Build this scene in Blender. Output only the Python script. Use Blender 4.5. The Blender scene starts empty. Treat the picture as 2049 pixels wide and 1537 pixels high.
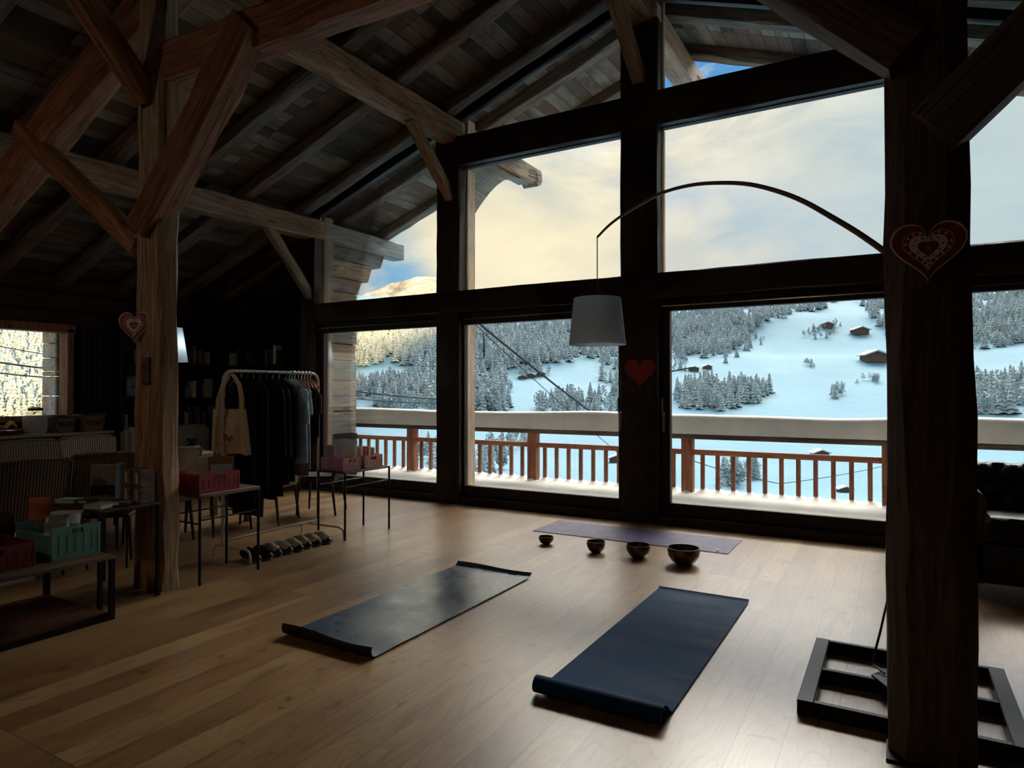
import bpy, bmesh, math, random
from mathutils import Vector, Matrix, noise as mnoise
C = bpy.context.scene.collection
SC = bpy.context.scene
rnd = random.Random(7)
PI = math.pi

# ------------------------------------------------------------------ camera
F_, CX, CY, HZ, VX = 1330.0, 1024.5, 768.5, 782.0, 1790.0
PITCH = math.atan((HZ-CY)/F_); YAW = math.atan((VX-CX)/math.hypot(F_, HZ-CY))
FWD = Vector((-math.sin(YAW)*math.cos(PITCH), math.cos(YAW)*math.cos(PITCH), math.sin(PITCH)))
RGT = Vector((math.cos(YAW), math.sin(YAW), 0)); UPV = RGT.cross(FWD)
EYE = Vector((0, 0, 1.5))
cd = bpy.data.cameras.new('camera'); cam = bpy.data.objects.new('camera', cd); C.objects.link(cam)
cd.sensor_width = 36; cd.sensor_fit = 'HORIZONTAL'; cd.lens = F_/2049*36; cd.clip_end = 20000; cd.clip_start = .05
M = Matrix((RGT, UPV, -FWD)).transposed().to_4x4(); M.translation = EYE
cam.matrix_world = M; SC.camera = cam

def ray(u, v): return FWD + RGT*((u-CX)/F_) - UPV*((v-CY)/F_)
def atz(u, v, z=0.0): d = ray(u, v); return EYE + d*((z-1.5)/d.z)
def aty(u, v, Y): d = ray(u, v); return EYE + d*(Y/d.y)
def atx(u, v, X): d = ray(u, v); return EYE + d*(X/d.x)

# ------------------------------------------------------------------ colour management
vs = SC.view_settings; vs.view_transform = 'Standard'; vs.look = 'None'; vs.gamma = 1; vs.exposure = 0.0
vs.use_curve_mapping = False

def lin(c):
    return tuple(((x/255)/12.92 if x/255 <= .04045 else ((x/255+.055)/1.055)**2.4) for x in c)+(1,)

# ------------------------------------------------------------------ node helper
class NT:
    def __init__(s, tree): s.t = tree; s.n = tree.nodes; s.l = tree.links
    def add(s, typ, ins=None, **kw):
        n = s.n.new(typ)
        for k, v in kw.items(): setattr(n, k, v)
        for k, v in (ins or {}).items():
            sock = n.inputs[k]
            if hasattr(v, 'is_linked') or isinstance(v, bpy.types.NodeSocket): s.l.new(v, sock)
            else: sock.default_value = v
        return n
    def math(s, op, a, b=0.0, c=None, clamp=False):
        n = s.n.new('ShaderNodeMath'); n.operation = op; n.use_clamp = clamp
        for i, v in enumerate((a, b) if c is None else (a, b, c)):
            if isinstance(v, bpy.types.NodeSocket): s.l.new(v, n.inputs[i])
            else: n.inputs[i].default_value = v
        return n.outputs[0]
    def ramp(s, fac, stops, interp='LINEAR'):
        n = s.n.new('ShaderNodeValToRGB'); r = n.color_ramp; r.interpolation = interp
        while len(r.elements) < len(stops): r.elements.new(0.5)
        for e, (p, c) in zip(r.elements, stops):
            e.position = p; e.color = c if len(c) == 4 else tuple(c)+(1,)
        if isinstance(fac, bpy.types.NodeSocket): s.l.new(fac, n.inputs[0])
        return n.outputs[0]
    def mix(s, fac, a, b, mode='MIX'):
        n = s.n.new('ShaderNodeMix'); n.data_type = 'RGBA'; n.blend_type = mode
        for i, v in ((0, fac), (6, a), (7, b)):
            if isinstance(v, bpy.types.NodeSocket): s.l.new(v, n.inputs[i])
            else: n.inputs[i].default_value = v
        return n.outputs[2]
    def noise(s, vec, scale=5, detail=4, rough=.55, dist=0.0, w=None):
        n = s.n.new('ShaderNodeTexNoise'); n.inputs['Scale'].default_value = scale
        n.inputs['Detail'].default_value = detail; n.inputs['Roughness'].default_value = rough
        n.inputs['Distortion'].default_value = dist
        s.l.new(vec, n.inputs['Vector'])
        return n.outputs[0]

# ------------------------------------------------------------------ world sky
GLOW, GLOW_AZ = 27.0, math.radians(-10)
W = bpy.data.worlds.new('sky'); SC.world = W; W.use_nodes = True
w = NT(W.node_tree); w.n.clear()
tc = w.add('ShaderNodeTexCoord').outputs['Generated']
sep = w.add('ShaderNodeSeparateXYZ', {0: tc})
mp = w.add('ShaderNodeMapping', {0: tc, 'Scale': (1.0, 1.0, 2.2), 'Rotation': (0, .25, 0)}).outputs[0]
n1 = w.noise(mp, 4.6, 8, .58, .5)
mp2 = w.add('ShaderNodeMapping', {0: tc, 'Location': (3.1, 1.7, .4), 'Scale': (1.0, 1.0, 1.8)}).outputs[0]
n2 = w.noise(mp2, 1.9, 6, .55, .3)
def towards(u, v, lo, hi):      # soft lobe round a direction of the sky
    d = ray(u, v).normalized()
    dp = w.add('ShaderNodeVectorMath', {0: tc, 1: tuple(d)}, operation='DOT_PRODUCT').outputs['Value']
    return w.add('ShaderNodeMapRange', {'Value': dp, 'From Min': math.cos(math.radians(hi)), 'From Max': math.cos(math.radians(lo))}, interpolation_type='SMOOTHSTEP').outputs[0]
cloud = w.ramp(n1, [(.36, lin((168, 180, 186))), (.46, lin((204, 202, 192))), (.54, lin((230, 220, 198))), (.66, lin((250, 240, 218)))])
gold = w.math('MULTIPLY', towards(1060, 470, 3, 17), w.ramp(n2, [(.35, (.15,)*3), (.6, (1,)*3)]))
cloud = w.mix(w.math('MULTIPLY', gold, .75), cloud, lin((240, 224, 186)))
greyb = w.math('MULTIPLY', towards(1990, 470, 4, 20), .85)
cloud = w.mix(greyb, cloud, lin((168, 188, 196)))
grey2 = w.math('MULTIPLY', towards(1480, 520, 2, 13), .6)
cloud = w.mix(grey2, cloud, lin((192, 194, 190)))
blue = w.mix(w.math('MULTIPLY', sep.outputs[2], 1.6, clamp=True), lin((140, 190, 215)), lin((6, 112, 190)))
# clear patches: low behind the peak, and high up over the gable
p1 = w.math('MULTIPLY', towards(730, 560, 1.5, 7), w.ramp(n1, [(.4, (1,)*3), (.62, (.45,)*3)]))
hi = w.add('ShaderNodeMapRange', {'Value': sep.outputs[2], 'From Min': .386, 'From Max': .402}, interpolation_type='SMOOTHSTEP').outputs[0]
hi2 = w.add('ShaderNodeMapRange', {'Value': sep.outputs[2], 'From Min': .47, 'From Max': .53, 'To Min': 1.0, 'To Max': .12}, interpolation_type='SMOOTHSTEP').outputs[0]
p2 = w.math('MULTIPLY', w.math('MULTIPLY', hi, hi2), w.ramp(n1, [(.56, (1,)*3), (.7, (.3,)*3)]))
p3 = w.math('MULTIPLY', w.ramp(n2, [(.3, (1,)*3), (.42, (0,)*3)]), .5)
clear = w.math('MAXIMUM', w.math('MAXIMUM', p1, p2), p3, clamp=True)
skyc = w.mix(clear, cloud, blue)
# brighter overhead and behind the house where the low sun stands
up = w.add('ShaderNodeMapRange', {'Value': sep.outputs[2], 'From Min': .5, 'From Max': .8, 'To Min': 1.0, 'To Max': 1.7}, interpolation_type='SMOOTHSTEP').outputs[0]
# added bright sky patch, out of view above the gable, lighting floor and room
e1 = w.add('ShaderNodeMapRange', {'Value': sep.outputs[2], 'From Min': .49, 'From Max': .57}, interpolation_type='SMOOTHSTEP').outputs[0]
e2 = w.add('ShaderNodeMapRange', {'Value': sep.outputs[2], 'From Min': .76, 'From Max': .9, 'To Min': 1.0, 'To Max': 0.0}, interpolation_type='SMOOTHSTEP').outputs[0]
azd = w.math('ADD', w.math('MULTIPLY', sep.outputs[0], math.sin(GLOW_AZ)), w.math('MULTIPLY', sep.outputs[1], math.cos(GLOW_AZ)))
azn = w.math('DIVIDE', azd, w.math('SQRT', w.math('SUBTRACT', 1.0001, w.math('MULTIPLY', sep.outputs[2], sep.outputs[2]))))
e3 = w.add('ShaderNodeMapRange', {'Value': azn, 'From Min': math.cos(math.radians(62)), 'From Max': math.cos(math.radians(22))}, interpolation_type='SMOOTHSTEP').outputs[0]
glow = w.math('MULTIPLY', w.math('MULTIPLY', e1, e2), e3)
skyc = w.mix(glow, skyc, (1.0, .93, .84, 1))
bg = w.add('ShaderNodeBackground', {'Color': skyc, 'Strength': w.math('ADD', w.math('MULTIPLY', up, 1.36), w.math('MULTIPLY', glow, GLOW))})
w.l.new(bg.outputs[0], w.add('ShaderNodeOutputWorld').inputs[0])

# low warm sun, standing behind the chalet, reaches only the far slopes
SUN_DIR = Vector((.62, -.76, .2)).normalized()      # towards the sun
sl = bpy.data.lights.new('sun', 'SUN'); sl.energy = 16; sl.color = (1, .64, .27); sl.angle = math.radians(1.6)
so = bpy.data.objects.new('sun', sl); C.objects.link(so); so.location = (30, -40, 30)
so.rotation_euler = SUN_DIR.to_track_quat('Z', 'Y').to_euler()

# ------------------------------------------------------------------ mesh builder
class MB:
    def __init__(s): s.bm = bmesh.new()
    def box(s, x0, x1, y0, y1, z0, z1):
        m = Matrix.Translation(((x0+x1)/2, (y0+y1)/2, (z0+z1)/2)) @ Matrix.Diagonal((abs(x1-x0), abs(y1-y0), abs(z1-z0), 1))
        bmesh.ops.create_cube(s.bm, size=1, matrix=m); return s
    def obox(s, c, size, rot=(0, 0, 0)):
        from mathutils import Euler
        m = Matrix.Translation(c) @ Euler(rot).to_matrix().to_4x4() @ Matrix.Diagonal((*size, 1))
        bmesh.ops.create_cube(s.bm, size=1, matrix=m); return s
    def bar(s, p0, p1, a, b=None):
        p0, p1 = Vector(p0), Vector(p1); d = p1-p0; b = b or a
        q = d.to_track_quat('X', 'Z').to_matrix().to_4x4()
        m = Matrix.Translation((p0+p1)/2) @ q @ Matrix.Diagonal((d.length, a, b, 1))
        bmesh.ops.create_cube(s.bm, size=1, matrix=m); return s
    def tube(s, pts, r, seg=8, closed=False):
        pts = [Vector(p) for p in pts]; n = len(pts); rings = []
        rr = r if isinstance(r, (list, tuple)) else [r]*n
        prev = None
        for i, p in enumerate(pts):
            a = pts[(i-1) % n] if (i > 0 or closed) else p; b = pts[(i+1) % n] if (i < n-1 or closed) else p
            t = (b-a).normalized()
            if prev is None:
                prev = t.orthogonal().normalized()
            u = (prev - t*prev.dot(t))
            u = u.normalized() if u.length > 1e-6 else t.orthogonal().normalized()
            prev = u; v = t.cross(u)
            rings.append([s.bm.verts.new(p + (u*math.cos(2*PI*k/seg)+v*math.sin(2*PI*k/seg))*rr[i]) for k in range(seg)])
        for i in range(n if closed else n-1):
            A, B = rings[i], rings[(i+1) % n]
            for k in range(seg): s.bm.faces.new((A[k], A[(k+1) % seg], B[(k+1) % seg], B[k]))
        if not closed:
            s.bm.faces.new(rings[0][::-1]); s.bm.faces.new(rings[-1])
        return s
    def lathe(s, prof, c=(0, 0, 0), seg=24, sx=1, sy=1):
        rings = []
        for (r, z) in prof:
            if r < 1e-5: rings.append([s.bm.verts.new((c[0], c[1], c[2]+z))])
            else: rings.append([s.bm.verts.new((c[0]+r*sx*math.cos(2*PI*k/seg), c[1]+r*sy*math.sin(2*PI*k/seg), c[2]+z)) for k in range(seg)])
        for A, B in zip(rings, rings[1:]):
            for k in range(seg):
                k2 = (k+1) % seg
                if len(A) == 1 and len(B) == 1: continue
                if len(A) == 1: s.bm.faces.new((A[0], B[k2], B[k]))
                elif len(B) == 1: s.bm.faces.new((A[k], A[k2], B[0]))
                else: s.bm.faces.new((A[k], A[k2], B[k2], B[k]))
        return s
    def loft(s, rings, cap=True, closed=True):
        vv = [[s.bm.verts.new(p) for p in r] for r in rings]
        n = len(vv[0])
        for A, B in zip(vv, vv[1:]):
            for k in range(n if closed else n-1): s.bm.faces.new((A[k], A[(k+1) % n], B[(k+1) % n], B[k]))
        if cap:
            s.bm.faces.new(vv[0][::-1]); s.bm.faces.new(vv[-1])
        return s
    def prism(s, poly, f, a, b):
        """poly of 2d points, f(x, y, depth) -> 3d"""
        A = [s.bm.verts.new(f(x, y, a)) for x, y in poly]; B = [s.bm.verts.new(f(x, y, b)) for x, y in poly]
        n = len(poly)
        for k in range(n): s.bm.faces.new((A[k], A[(k+1) % n], B[(k+1) % n], B[k]))
        s.bm.faces.new(A[::-1]); s.bm.faces.new(B); return s
    def sheet(s, f, nu, nv, th=0.0):
        g = [[s.bm.verts.new(f(i/nu, j/nv)) for j in range(nv+1)] for i in range(nu+1)]
        fs = []
        for i in range(nu):
            for j in range(nv): fs.append(s.bm.faces.new((g[i][j], g[i+1][j], g[i+1][j+1], g[i][j+1])))
        if th: bmesh.ops.recalc_face_normals(s.bm, faces=fs); bmesh.ops.solidify(s.bm, geom=fs, thickness=th)
        return s
    def build(s, name, mat, parent=None, smooth=False, bevel=0.0, world=True, bseg=1):
        me = bpy.data.meshes.new(name)
        bmesh.ops.recalc_face_normals(s.bm, faces=s.bm.faces[:])
        if bevel > 0:
            es = [e for e in s.bm.edges if len(e.link_faces) == 2 and e.calc_face_angle(0) > .6]
            bmesh.ops.bevel(s.bm, geom=es, offset=bevel, segments=bseg, affect='EDGES', clamp_overlap=True)
        if parent is not None and world and 'base' in parent:
            b = parent['base']; Mi = (Matrix.Translation(b[:3]) @ Matrix.Rotation(b[3], 4, 'Z')).inverted()
            s.bm.transform(Mi)
        s.bm.to_mesh(me); s.bm.free()
        for m in (mat if isinstance(mat, (list, tuple)) else [mat]): me.materials.append(m)
        if smooth:
            for p in me.polygons: p.use_smooth = True
            try: me.set_sharp_from_angle(angle=math.radians(38))
            except Exception: pass
        o = bpy.data.objects.new(name, me); C.objects.link(o)
        if parent is not None: o.parent = parent
        return o

def tag(o, label=None, cat=None, group=None, kind=None):
    if label: o['label'] = label
    if cat: o['category'] = cat
    if group: o['group'] = group
    if kind: o['kind'] = kind
    return o
def thing(name, label, cat, loc=(0, 0, 0), rz=0.0, group=None):
    o = bpy.data.objects.new(name, None); C.objects.link(o); o.empty_display_size = .1
    o.location = loc; o.rotation_euler = (0, 0, rz); o['base'] = [float(loc[0]), float(loc[1]), float(loc[2]), float(rz)]
    return tag(o, label, cat, group)
def sub(o, part):
    o.parent = part; return o
def strip_base():
    for o in bpy.data.objects:
        if 'base' in o: del o['base']
def dup(o, loc=None, rz=None, label=None, group=None, parent=None):
    c = o.copy(); C.objects.link(c)
    if parent is not None: c.parent = parent
    if loc is not None: c.location = loc
    if rz is not None: c.rotation_euler = (0, 0, rz)
    if label: c['label'] = label
    if group: c['group'] = group
    for ch in list(o.children): dup(ch, parent=c)
    return c

# ------------------------------------------------------------------ materials
def new_mat(name):
    m = bpy.data.materials.new(name); m.use_nodes = True; t = NT(m.node_tree); t.n.clear()
    b = t.add('ShaderNodeBsdfPrincipled'); o = t.add('ShaderNodeOutputMaterial'); t.l.new(b.outputs[0], o.inputs[0])
    return m, t, b
def bump(t, b, h, strength=.3, dist=.02):
    n = t.add('ShaderNodeBump', {'Height': h, 'Strength': strength, 'Distance': dist}); t.l.new(n.outputs[0], b.inputs['Normal'])
def plain(name, col, rough=.6, metal=0.0, var=.12, scale=30, bmp=.1, spec=.5, sheen=0.0):
    m, t, b = new_mat(name); c = lin(col)
    v = t.add('ShaderNodeTexCoord').outputs['Object']
    n = t.noise(v, scale, 4)
    dk = tuple(x*(1-var*2) for x in c[:3])+(1,); lt = tuple(min(1, x*(1+var)) for x in c[:3])+(1,)
    t.l.new(t.ramp(n, [(.3, dk), (.7, lt)]), b.inputs['Base Color'])
    b.inputs['Roughness'].default_value = rough; b.inputs['Metallic'].default_value = metal
    b.inputs['Specular IOR Level'].default_value = spec
    if sheen: b.inputs['Sheen Weight'].default_value = sheen
    if bmp: bump(t, b, n, bmp, .004)
    return m
def wood(name, dark, mid, light, axis='X', rough=.65, scale=1.0, knots=True, bmp=.5, cracks=True, grey=None, randamt=1.0):
    m, t, b = new_mat(name)
    v = t.add('ShaderNodeTexCoord').outputs['Object']
    rn = t.add('ShaderNodeObjectInfo').outputs['Random']
    off = t.add('ShaderNodeCombineXYZ', {0: t.math('MULTIPLY', rn, 37.0*randamt), 1: t.math('MULTIPLY', rn, 91.0*randamt), 2: t.math('MULTIPLY', rn, 53.0*randamt)}).outputs[0]
    vv = t.add('ShaderNodeVectorMath', {0: v, 1: off}, operation='ADD').outputs[0]
    k = {'X': (.07, 1, 1), 'Y': (1, .07, 1), 'Z': (1, 1, .07)}[axis]
    st = t.add('ShaderNodeMapping', {0: vv, 'Scale': k}).outputs[0]
    k2 = {'X': (.3, 1, 1), 'Y': (1, .3, 1), 'Z': (1, 1, .3)}[axis]
    st2 = t.add('ShaderNodeMapping', {0: vv, 'Scale': k2}).outputs[0]
    g = t.noise(st, 26*scale, 8, .65, 1.2)
    p = t.noise(st2, 2.6*scale, 4, .6, .4)
    f = t.math('ADD', t.math('MULTIPLY', g, .65), t.math('MULTIPLY', p, .35))
    col = t.ramp(f, [(.36, lin(dark)), (.5, lin(mid)), (.66, lin(light))])
    if grey:
        gn = t.noise(st2, 1.7*scale, 3, .6)
        col = t.mix(t.ramp(gn, [(.42, (0,)*3), (.62, (1,)*3)]), col, t.ramp(g, [(.35, lin(tuple(x*.62 for x in grey))), (.65, lin(grey))]))
    h = g
    if knots:
        vo = t.add('ShaderNodeTexVoronoi', {'Vector': st2, 'Scale': 3.2*scale}).outputs['Distance']
        kn = t.ramp(vo, [(.0, (1,)*3), (.05, (.75,)*3), (.11, (0,)*3)])
        col = t.mix(t.math('MULTIPLY', kn, .75), col, lin(tuple(x*.35 for x in dark)))
    if cracks:
        cr = t.noise(t.add('ShaderNodeMapping', {0: vv, 'Scale': tuple(x*(.35 if x < 1 else 1) for x in k)}).outputs[0], 16*scale, 2, .5, .6)
        cm = t.ramp(cr, [(.485, (0,)*3), (.5, (1,)*3), (.515, (0,)*3)])
        cp = t.math('MULTIPLY', cm, t.ramp(p, [(.5, (0,)*3), (.6, (1,)*3)]))
        col = t.mix(t.math('MULTIPLY', cp, .8), col, lin(tuple(x*.3 for x in dark)))
        h = t.math('SUBTRACT', g, t.math('MULTIPLY', cp, 1.2))
    hv = t.add('ShaderNodeHueSaturation', {'Color': col, 'Value': t.math('ADD', .78, t.math('MULTIPLY', rn, .44*randamt))}).outputs[0]
    t.l.new(hv, b.inputs['Base Color'])
    b.inputs['Roughness'].default_value = rough; b.inputs['Specular IOR Level'].default_value = .3
    if bmp: bump(t, b, h, bmp, .01)
    return m
def boards(name, cols, axis_rot, length, width, rough=.8, bmp=.3):
    """planks with a shade of their own each; cols = ramp colours"""
    m, t, b = new_mat(name)
    v = t.add('ShaderNodeTexCoord').outputs['Object']
    r = t.add('ShaderNodeMapping', {0: v, 'Rotation': (0, 0, axis_rot)}).outputs[0]
    br = t.add('ShaderNodeTexBrick', {'Vector': r, 'Color1': (0, 0, 0, 1), 'Color2': (1, 1, 1, 1), 'Mortar': (.5, .5, .5, 1), 'Scale': 1.0, 'Mortar Size': .004, 'Mortar Smooth': .2, 'Bias': 0.0, 'Brick Width': length, 'Row Height': width}, offset=.37, offset_frequency=1)
    bw = br.outputs['Color']; mort = br.outputs['Fac']
    sh = t.add('ShaderNodeVectorMath', {0: r, 1: bw}, operation='MULTIPLY_ADD'); sh.inputs[2].default_value = (0, 0, 0)
    sh.operation = 'ADD'; t.l.new(t.add('ShaderNodeVectorMath', {0: bw, 1: (31, 17, 9)}, operation='MULTIPLY').outputs[0], sh.inputs[1])
    st = t.add('ShaderNodeMapping', {0: sh.outputs[0], 'Scale': (.07, 1, 1)}).outputs[0]
    g = t.noise(st, 30, 8, .65, 1.0)
    st2 = t.add('ShaderNodeMapping', {0: sh.outputs[0], 'Scale': (.4, 1, 1)}).outputs[0]
    p = t.noise(st2, 3.5, 4, .6)
    f = t.math('ADD', t.math('MULTIPLY', bw, .5), t.math('MULTIPLY', p, .5))
    n = len(cols); col = t.ramp(f, [(.2+.6*i/(n-1), lin(c)) for i, c in enumerate(cols)])
    col = t.mix(.55, col, t.ramp(g, [(.3, (.25,)*3), (.7, (1,)*3)]), 'MULTIPLY')
    vo = t.add('ShaderNodeTexVoronoi', {'Vector': st2, 'Scale': 4.0}).outputs['Distance']
    col = t.mix(t.math('MULTIPLY', t.ramp(vo, [(.0, (1,)*3), (.1, (0,)*3)]), .7), col, lin((18, 13, 10)))
    col = t.mix(mort, col, (.004, .003, .002, 1))
    t.l.new(col, b.inputs['Base Color']); b.inputs['Roughness'].default_value = rough; b.inputs['Specular IOR Level'].default_value = .25
    bump(t, b, t.math('SUBTRACT', g, t.math('MULTIPLY', mort, 2.0)), bmp, .006)
    return m

def oak_floor():
    m, t, b = new_mat('oak plank floor')
    v = t.add('ShaderNodeTexCoord').outputs['Object']
    r = t.add('ShaderNodeMapping', {0: v, 'Rotation': (0, 0, PI/2), 'Location': (.6, .05, 0)}).outputs[0]
    br = t.add('ShaderNodeTexBrick', {'Vector': r, 'Color1': (0, 0, 0, 1), 'Color2': (1, 1, 1, 1), 'Mortar': (.5, .5, .5, 1), 'Scale': 1.0, 'Mortar Size': .002, 'Mortar Smooth': .3, 'Bias': 0.0, 'Brick Width': 2.05, 'Row Height': .185}, offset=.41, offset_frequency=1)
    bw, mort = br.outputs['Color'], br.outputs['Fac']
    sh = t.add('ShaderNodeVectorMath', {0: r, 1: t.add('ShaderNodeVectorMath', {0: bw, 1: (41, 23, 11)}, operation='MULTIPLY').outputs[0]}, operation='ADD').outputs[0]
    # cathedral figure: stretched rings
    st = t.add('ShaderNodeMapping', {0: sh, 'Scale': (.16, 1, 1)}).outputs[0]
    base = t.noise(st, 3.2, 2, .5, .2)
    rings = t.math('FRACT', t.math('MULTIPLY', base, 22.0))
    rg = t.ramp(rings, [(.0, (.0,)*3), (.12, (1,)*3), (.75, (.82,)*3), (1., (.0,)*3)])
    fine = t.noise(t.add('ShaderNodeMapping', {0: sh, 'Scale': (.03, 1, 1)}).outputs[0], 95, 6, .7, .3)
    patch = t.noise(t.add('ShaderNodeMapping', {0: sh, 'Scale': (.5, 1, 1)}).outputs[0], 2.6, 3, .6)
    f = t.math('ADD', t.math('MULTIPLY', bw, .26), t.math('MULTIPLY', patch, .74))
    col = t.ramp(f, [(.22, lin((124, 88, 54))), (.5, lin((164, 126, 82))), (.78, lin((194, 160, 112)))])
    col = t.mix(.3, col, rg, 'MULTIPLY')
    col = t.mix(.45, col, t.ramp(fine, [(.3, (.5,)*3), (.65, (1,)*3)]), 'MULTIPLY')
    wv = t.add('ShaderNodeMapping', {0: sh, 'Scale': (.32, 1, 1)}).outputs[0]
    wob = t.add('ShaderNodeVectorMath', {0: wv, 1: t.add('ShaderNodeTexNoise', {'Vector': sh, 'Scale': 5.0}).outputs['Color']}, operation='ADD').outputs[0]
    vo = t.add('ShaderNodeTexVoronoi', {'Vector': wob, 'Scale': 2.6}).outputs['Distance']
    kn = t.math('MULTIPLY', t.ramp(vo, [(.0, (1,)*3), (.08, (.75,)*3), (.2, (0,)*3)]), .8)
    sk = t.noise(t.add('ShaderNodeMapping', {0: sh, 'Scale': (.16, 1, 1)}).outputs[0], 7, 5, .65, .8)
    col = t.mix(t.math('MULTIPLY', t.ramp(sk, [(.56, (0,)*3), (.66, (1,)*3)]), .5), col, lin((74, 46, 28)))
    col = t.mix(kn, col, lin((52, 30, 18)))
    col = t.mix(t.math('MULTIPLY', mort, .9), col, lin((30, 18, 10)))
    t.l.new(col, b.inputs['Base Color'])
    t.l.new(t.ramp(fine, [(.3, (.40,)*3), (.7, (.30,)*3)]), b.inputs['Roughness'])
    b.inputs['Specular IOR Level'].default_value = 1.0; b.inputs['Coat Weight'].default_value = .85; b.inputs['Coat Roughness'].default_value = .29; b.inputs['Coat IOR'].default_value = 1.6
    bump(t, b, t.math('SUBTRACT', t.math('ADD', fine, t.math('MULTIPLY', rg, .3)), t.math('MULTIPLY', mort, 2.0)), .12, .003)
    return m

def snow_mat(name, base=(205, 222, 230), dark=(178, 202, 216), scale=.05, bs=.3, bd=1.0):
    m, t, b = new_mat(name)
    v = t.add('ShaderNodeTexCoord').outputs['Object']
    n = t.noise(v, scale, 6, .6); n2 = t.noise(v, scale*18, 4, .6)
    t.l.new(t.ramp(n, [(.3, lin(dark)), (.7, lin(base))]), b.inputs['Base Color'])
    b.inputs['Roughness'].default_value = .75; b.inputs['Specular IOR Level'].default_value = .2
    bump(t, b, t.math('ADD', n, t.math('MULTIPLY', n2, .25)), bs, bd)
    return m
def tree_mat(name, snow=(196, 212, 220), leaf=(78, 98, 108), lo=.38, hi=.56, s=.55):
    m, t, b = new_mat(name)
    v = t.add('ShaderNodeTexCoord').outputs['Object']
    nz = t.add('ShaderNodeSeparateXYZ', {0: t.add('ShaderNodeNewGeometry').outputs['Normal']}).outputs[2]
    n = t.noise(v, s, 5, .7)
    f = t.math('ADD', n, t.math('MULTIPLY', nz, .14))
    t.l.new(t.ramp(f, [(lo, lin(leaf)), (hi, lin(snow))]), b.inputs['Base Color'])
    b.inputs['Roughness'].default_value = .9; b.inputs['Specular IOR Level'].default_value = .1
    return m
def glass_mat():
    m, t, b = new_mat('window glass'); t.n.remove(b)
    tr = t.add('ShaderNodeBsdfTransparent', {'Color': (.95, .965, .965, 1)}); gl = t.add('ShaderNodeBsdfGlossy', {'Color': (1, 1, 1, 1), 'Roughness': .02})
    fr = t.add('ShaderNodeFresnel', {'IOR': 1.45}); mx = t.add('ShaderNodeMixShader', {0: t.math('MULTIPLY', fr.outputs[0], .8)})
    t.l.new(tr.outputs[0], mx.inputs[1]); t.l.new(gl.outputs[0], mx.inputs[2])
    t.l.new(mx.outputs[0], [n for n in t.n if n.type == 'OUTPUT_MATERIAL'][0].inputs[0]); return m
def wicker_mat(name, a, c, s=85):
    m, t, b = new_mat(name)
    v = t.add('ShaderNodeTexCoord').outputs['Object']
    w1 = t.add('ShaderNodeTexWave', {'Vector': v, 'Scale': 14.0, 'Distortion': .4, 'Detail Scale': 3.0}, bands_direction='X').outputs[1]
    w2 = t.add('ShaderNodeTexWave', {'Vector': v, 'Scale': 24.0, 'Distortion': .4, 'Detail Scale': 3.0}, bands_direction='Z').outputs[1]
    f = t.math('ADD', t.math('MULTIPLY', w1, .65), t.math('MULTIPLY', w2, .35))
    t.l.new(t.ramp(f, [(.2, lin(a)), (.8, lin(c))]), b.inputs['Base Color']); b.inputs['Roughness'].default_value = .7
    bump(t, b, f, .8, .006); return m

MT = {}
MT['floor'] = oak_floor()
MT['beam'] = wood('weathered old timber', (84, 60, 44), (146, 114, 86), (190, 160, 126), grey=(158, 146, 126), bmp=.8)
MT['beam_red'] = wood('reddish old timber', (66, 44, 34), (124, 86, 64), (164, 124, 96), bmp=.8)
MT['beamZ'] = wood('upright old timber', (46, 30, 22), (100, 70, 50), (142, 110, 82), axis='Z', grey=(122, 108, 90), bmp=.8)
MT['rafter'] = wood('dark rafter timber', (42, 30, 24), (84, 63, 50), (124, 102, 84), grey=(120, 112, 98), bmp=.7)
MT['frame_dark'] = wood('dark stained joinery', (20, 14, 11), (40, 27, 21), (58, 42, 33), bmp=.3, knots=False, rough=.5)
MT['frame_darkZ'] = wood('dark stained upright joinery', (20, 14, 11), (40, 27, 21), (58, 42, 33), axis='Z', bmp=.3, rough=.55)
MT['casing'] = wood('grey weathered casing', (120, 100, 82), (164, 146, 124), (196, 180, 160), axis='Z', bmp=.5)
MT['log_out'] = wood('grey weathered log', (84, 70, 58), (150, 128, 106), (186, 168, 146), axis='Y', grey=(150, 160, 160), bmp=.9)
MT['log_in'] = wood('brown interior log', (30, 21, 15), (62, 45, 33), (90, 68, 50), axis='Y', bmp=.6)
MT['log_inX'] = wood('brown interior log across', (24, 17, 13), (48, 36, 28), (68, 52, 40), axis='X', bmp=.6)
MT['beam2'] = wood('dark old column timber', (40, 27, 19), (82, 58, 42), (116, 92, 70), grey=(98, 90, 76), bmp=.8)
MT['rail'] = wood('red brown rail timber', (88, 48, 32), (138, 84, 60), (168, 112, 84), axis='X', bmp=.4)
MT['railZ'] = wood('red brown baluster timber', (88, 48, 32), (138, 84, 60), (168, 112, 84), axis='Z', bmp=.4, randamt=.4)
MT['ceil'] = boards('old ceiling boards', [(44, 37, 33), (86, 76, 68), (104, 80, 64), (136, 129, 118), (72, 60, 52)], PI/2, 2.4, .17)
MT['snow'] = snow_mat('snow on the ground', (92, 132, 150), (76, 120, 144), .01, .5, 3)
MT['snow_near'] = snow_mat('fresh snow on the railing', (208, 205, 197), (188, 188, 185), 3, .4, .03)
MT['glass'] = glass_mat()
MT['black'] = plain('black steel', (22, 23, 25), .45, .6, bmp=.05)
MT['blackp'] = plain('black painted wood', (20, 19, 19), .5)
MT['white_tube'] = plain('white painted tube', (190, 186, 176), .35, .0, var=.04)
MT['chrome'] = plain('brushed chrome', (200, 200, 200), .25, 1.0, var=.05)
MT['brass'] = plain('brushed lamp metal', (120, 110, 98), .4, .7, var=.05)
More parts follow.
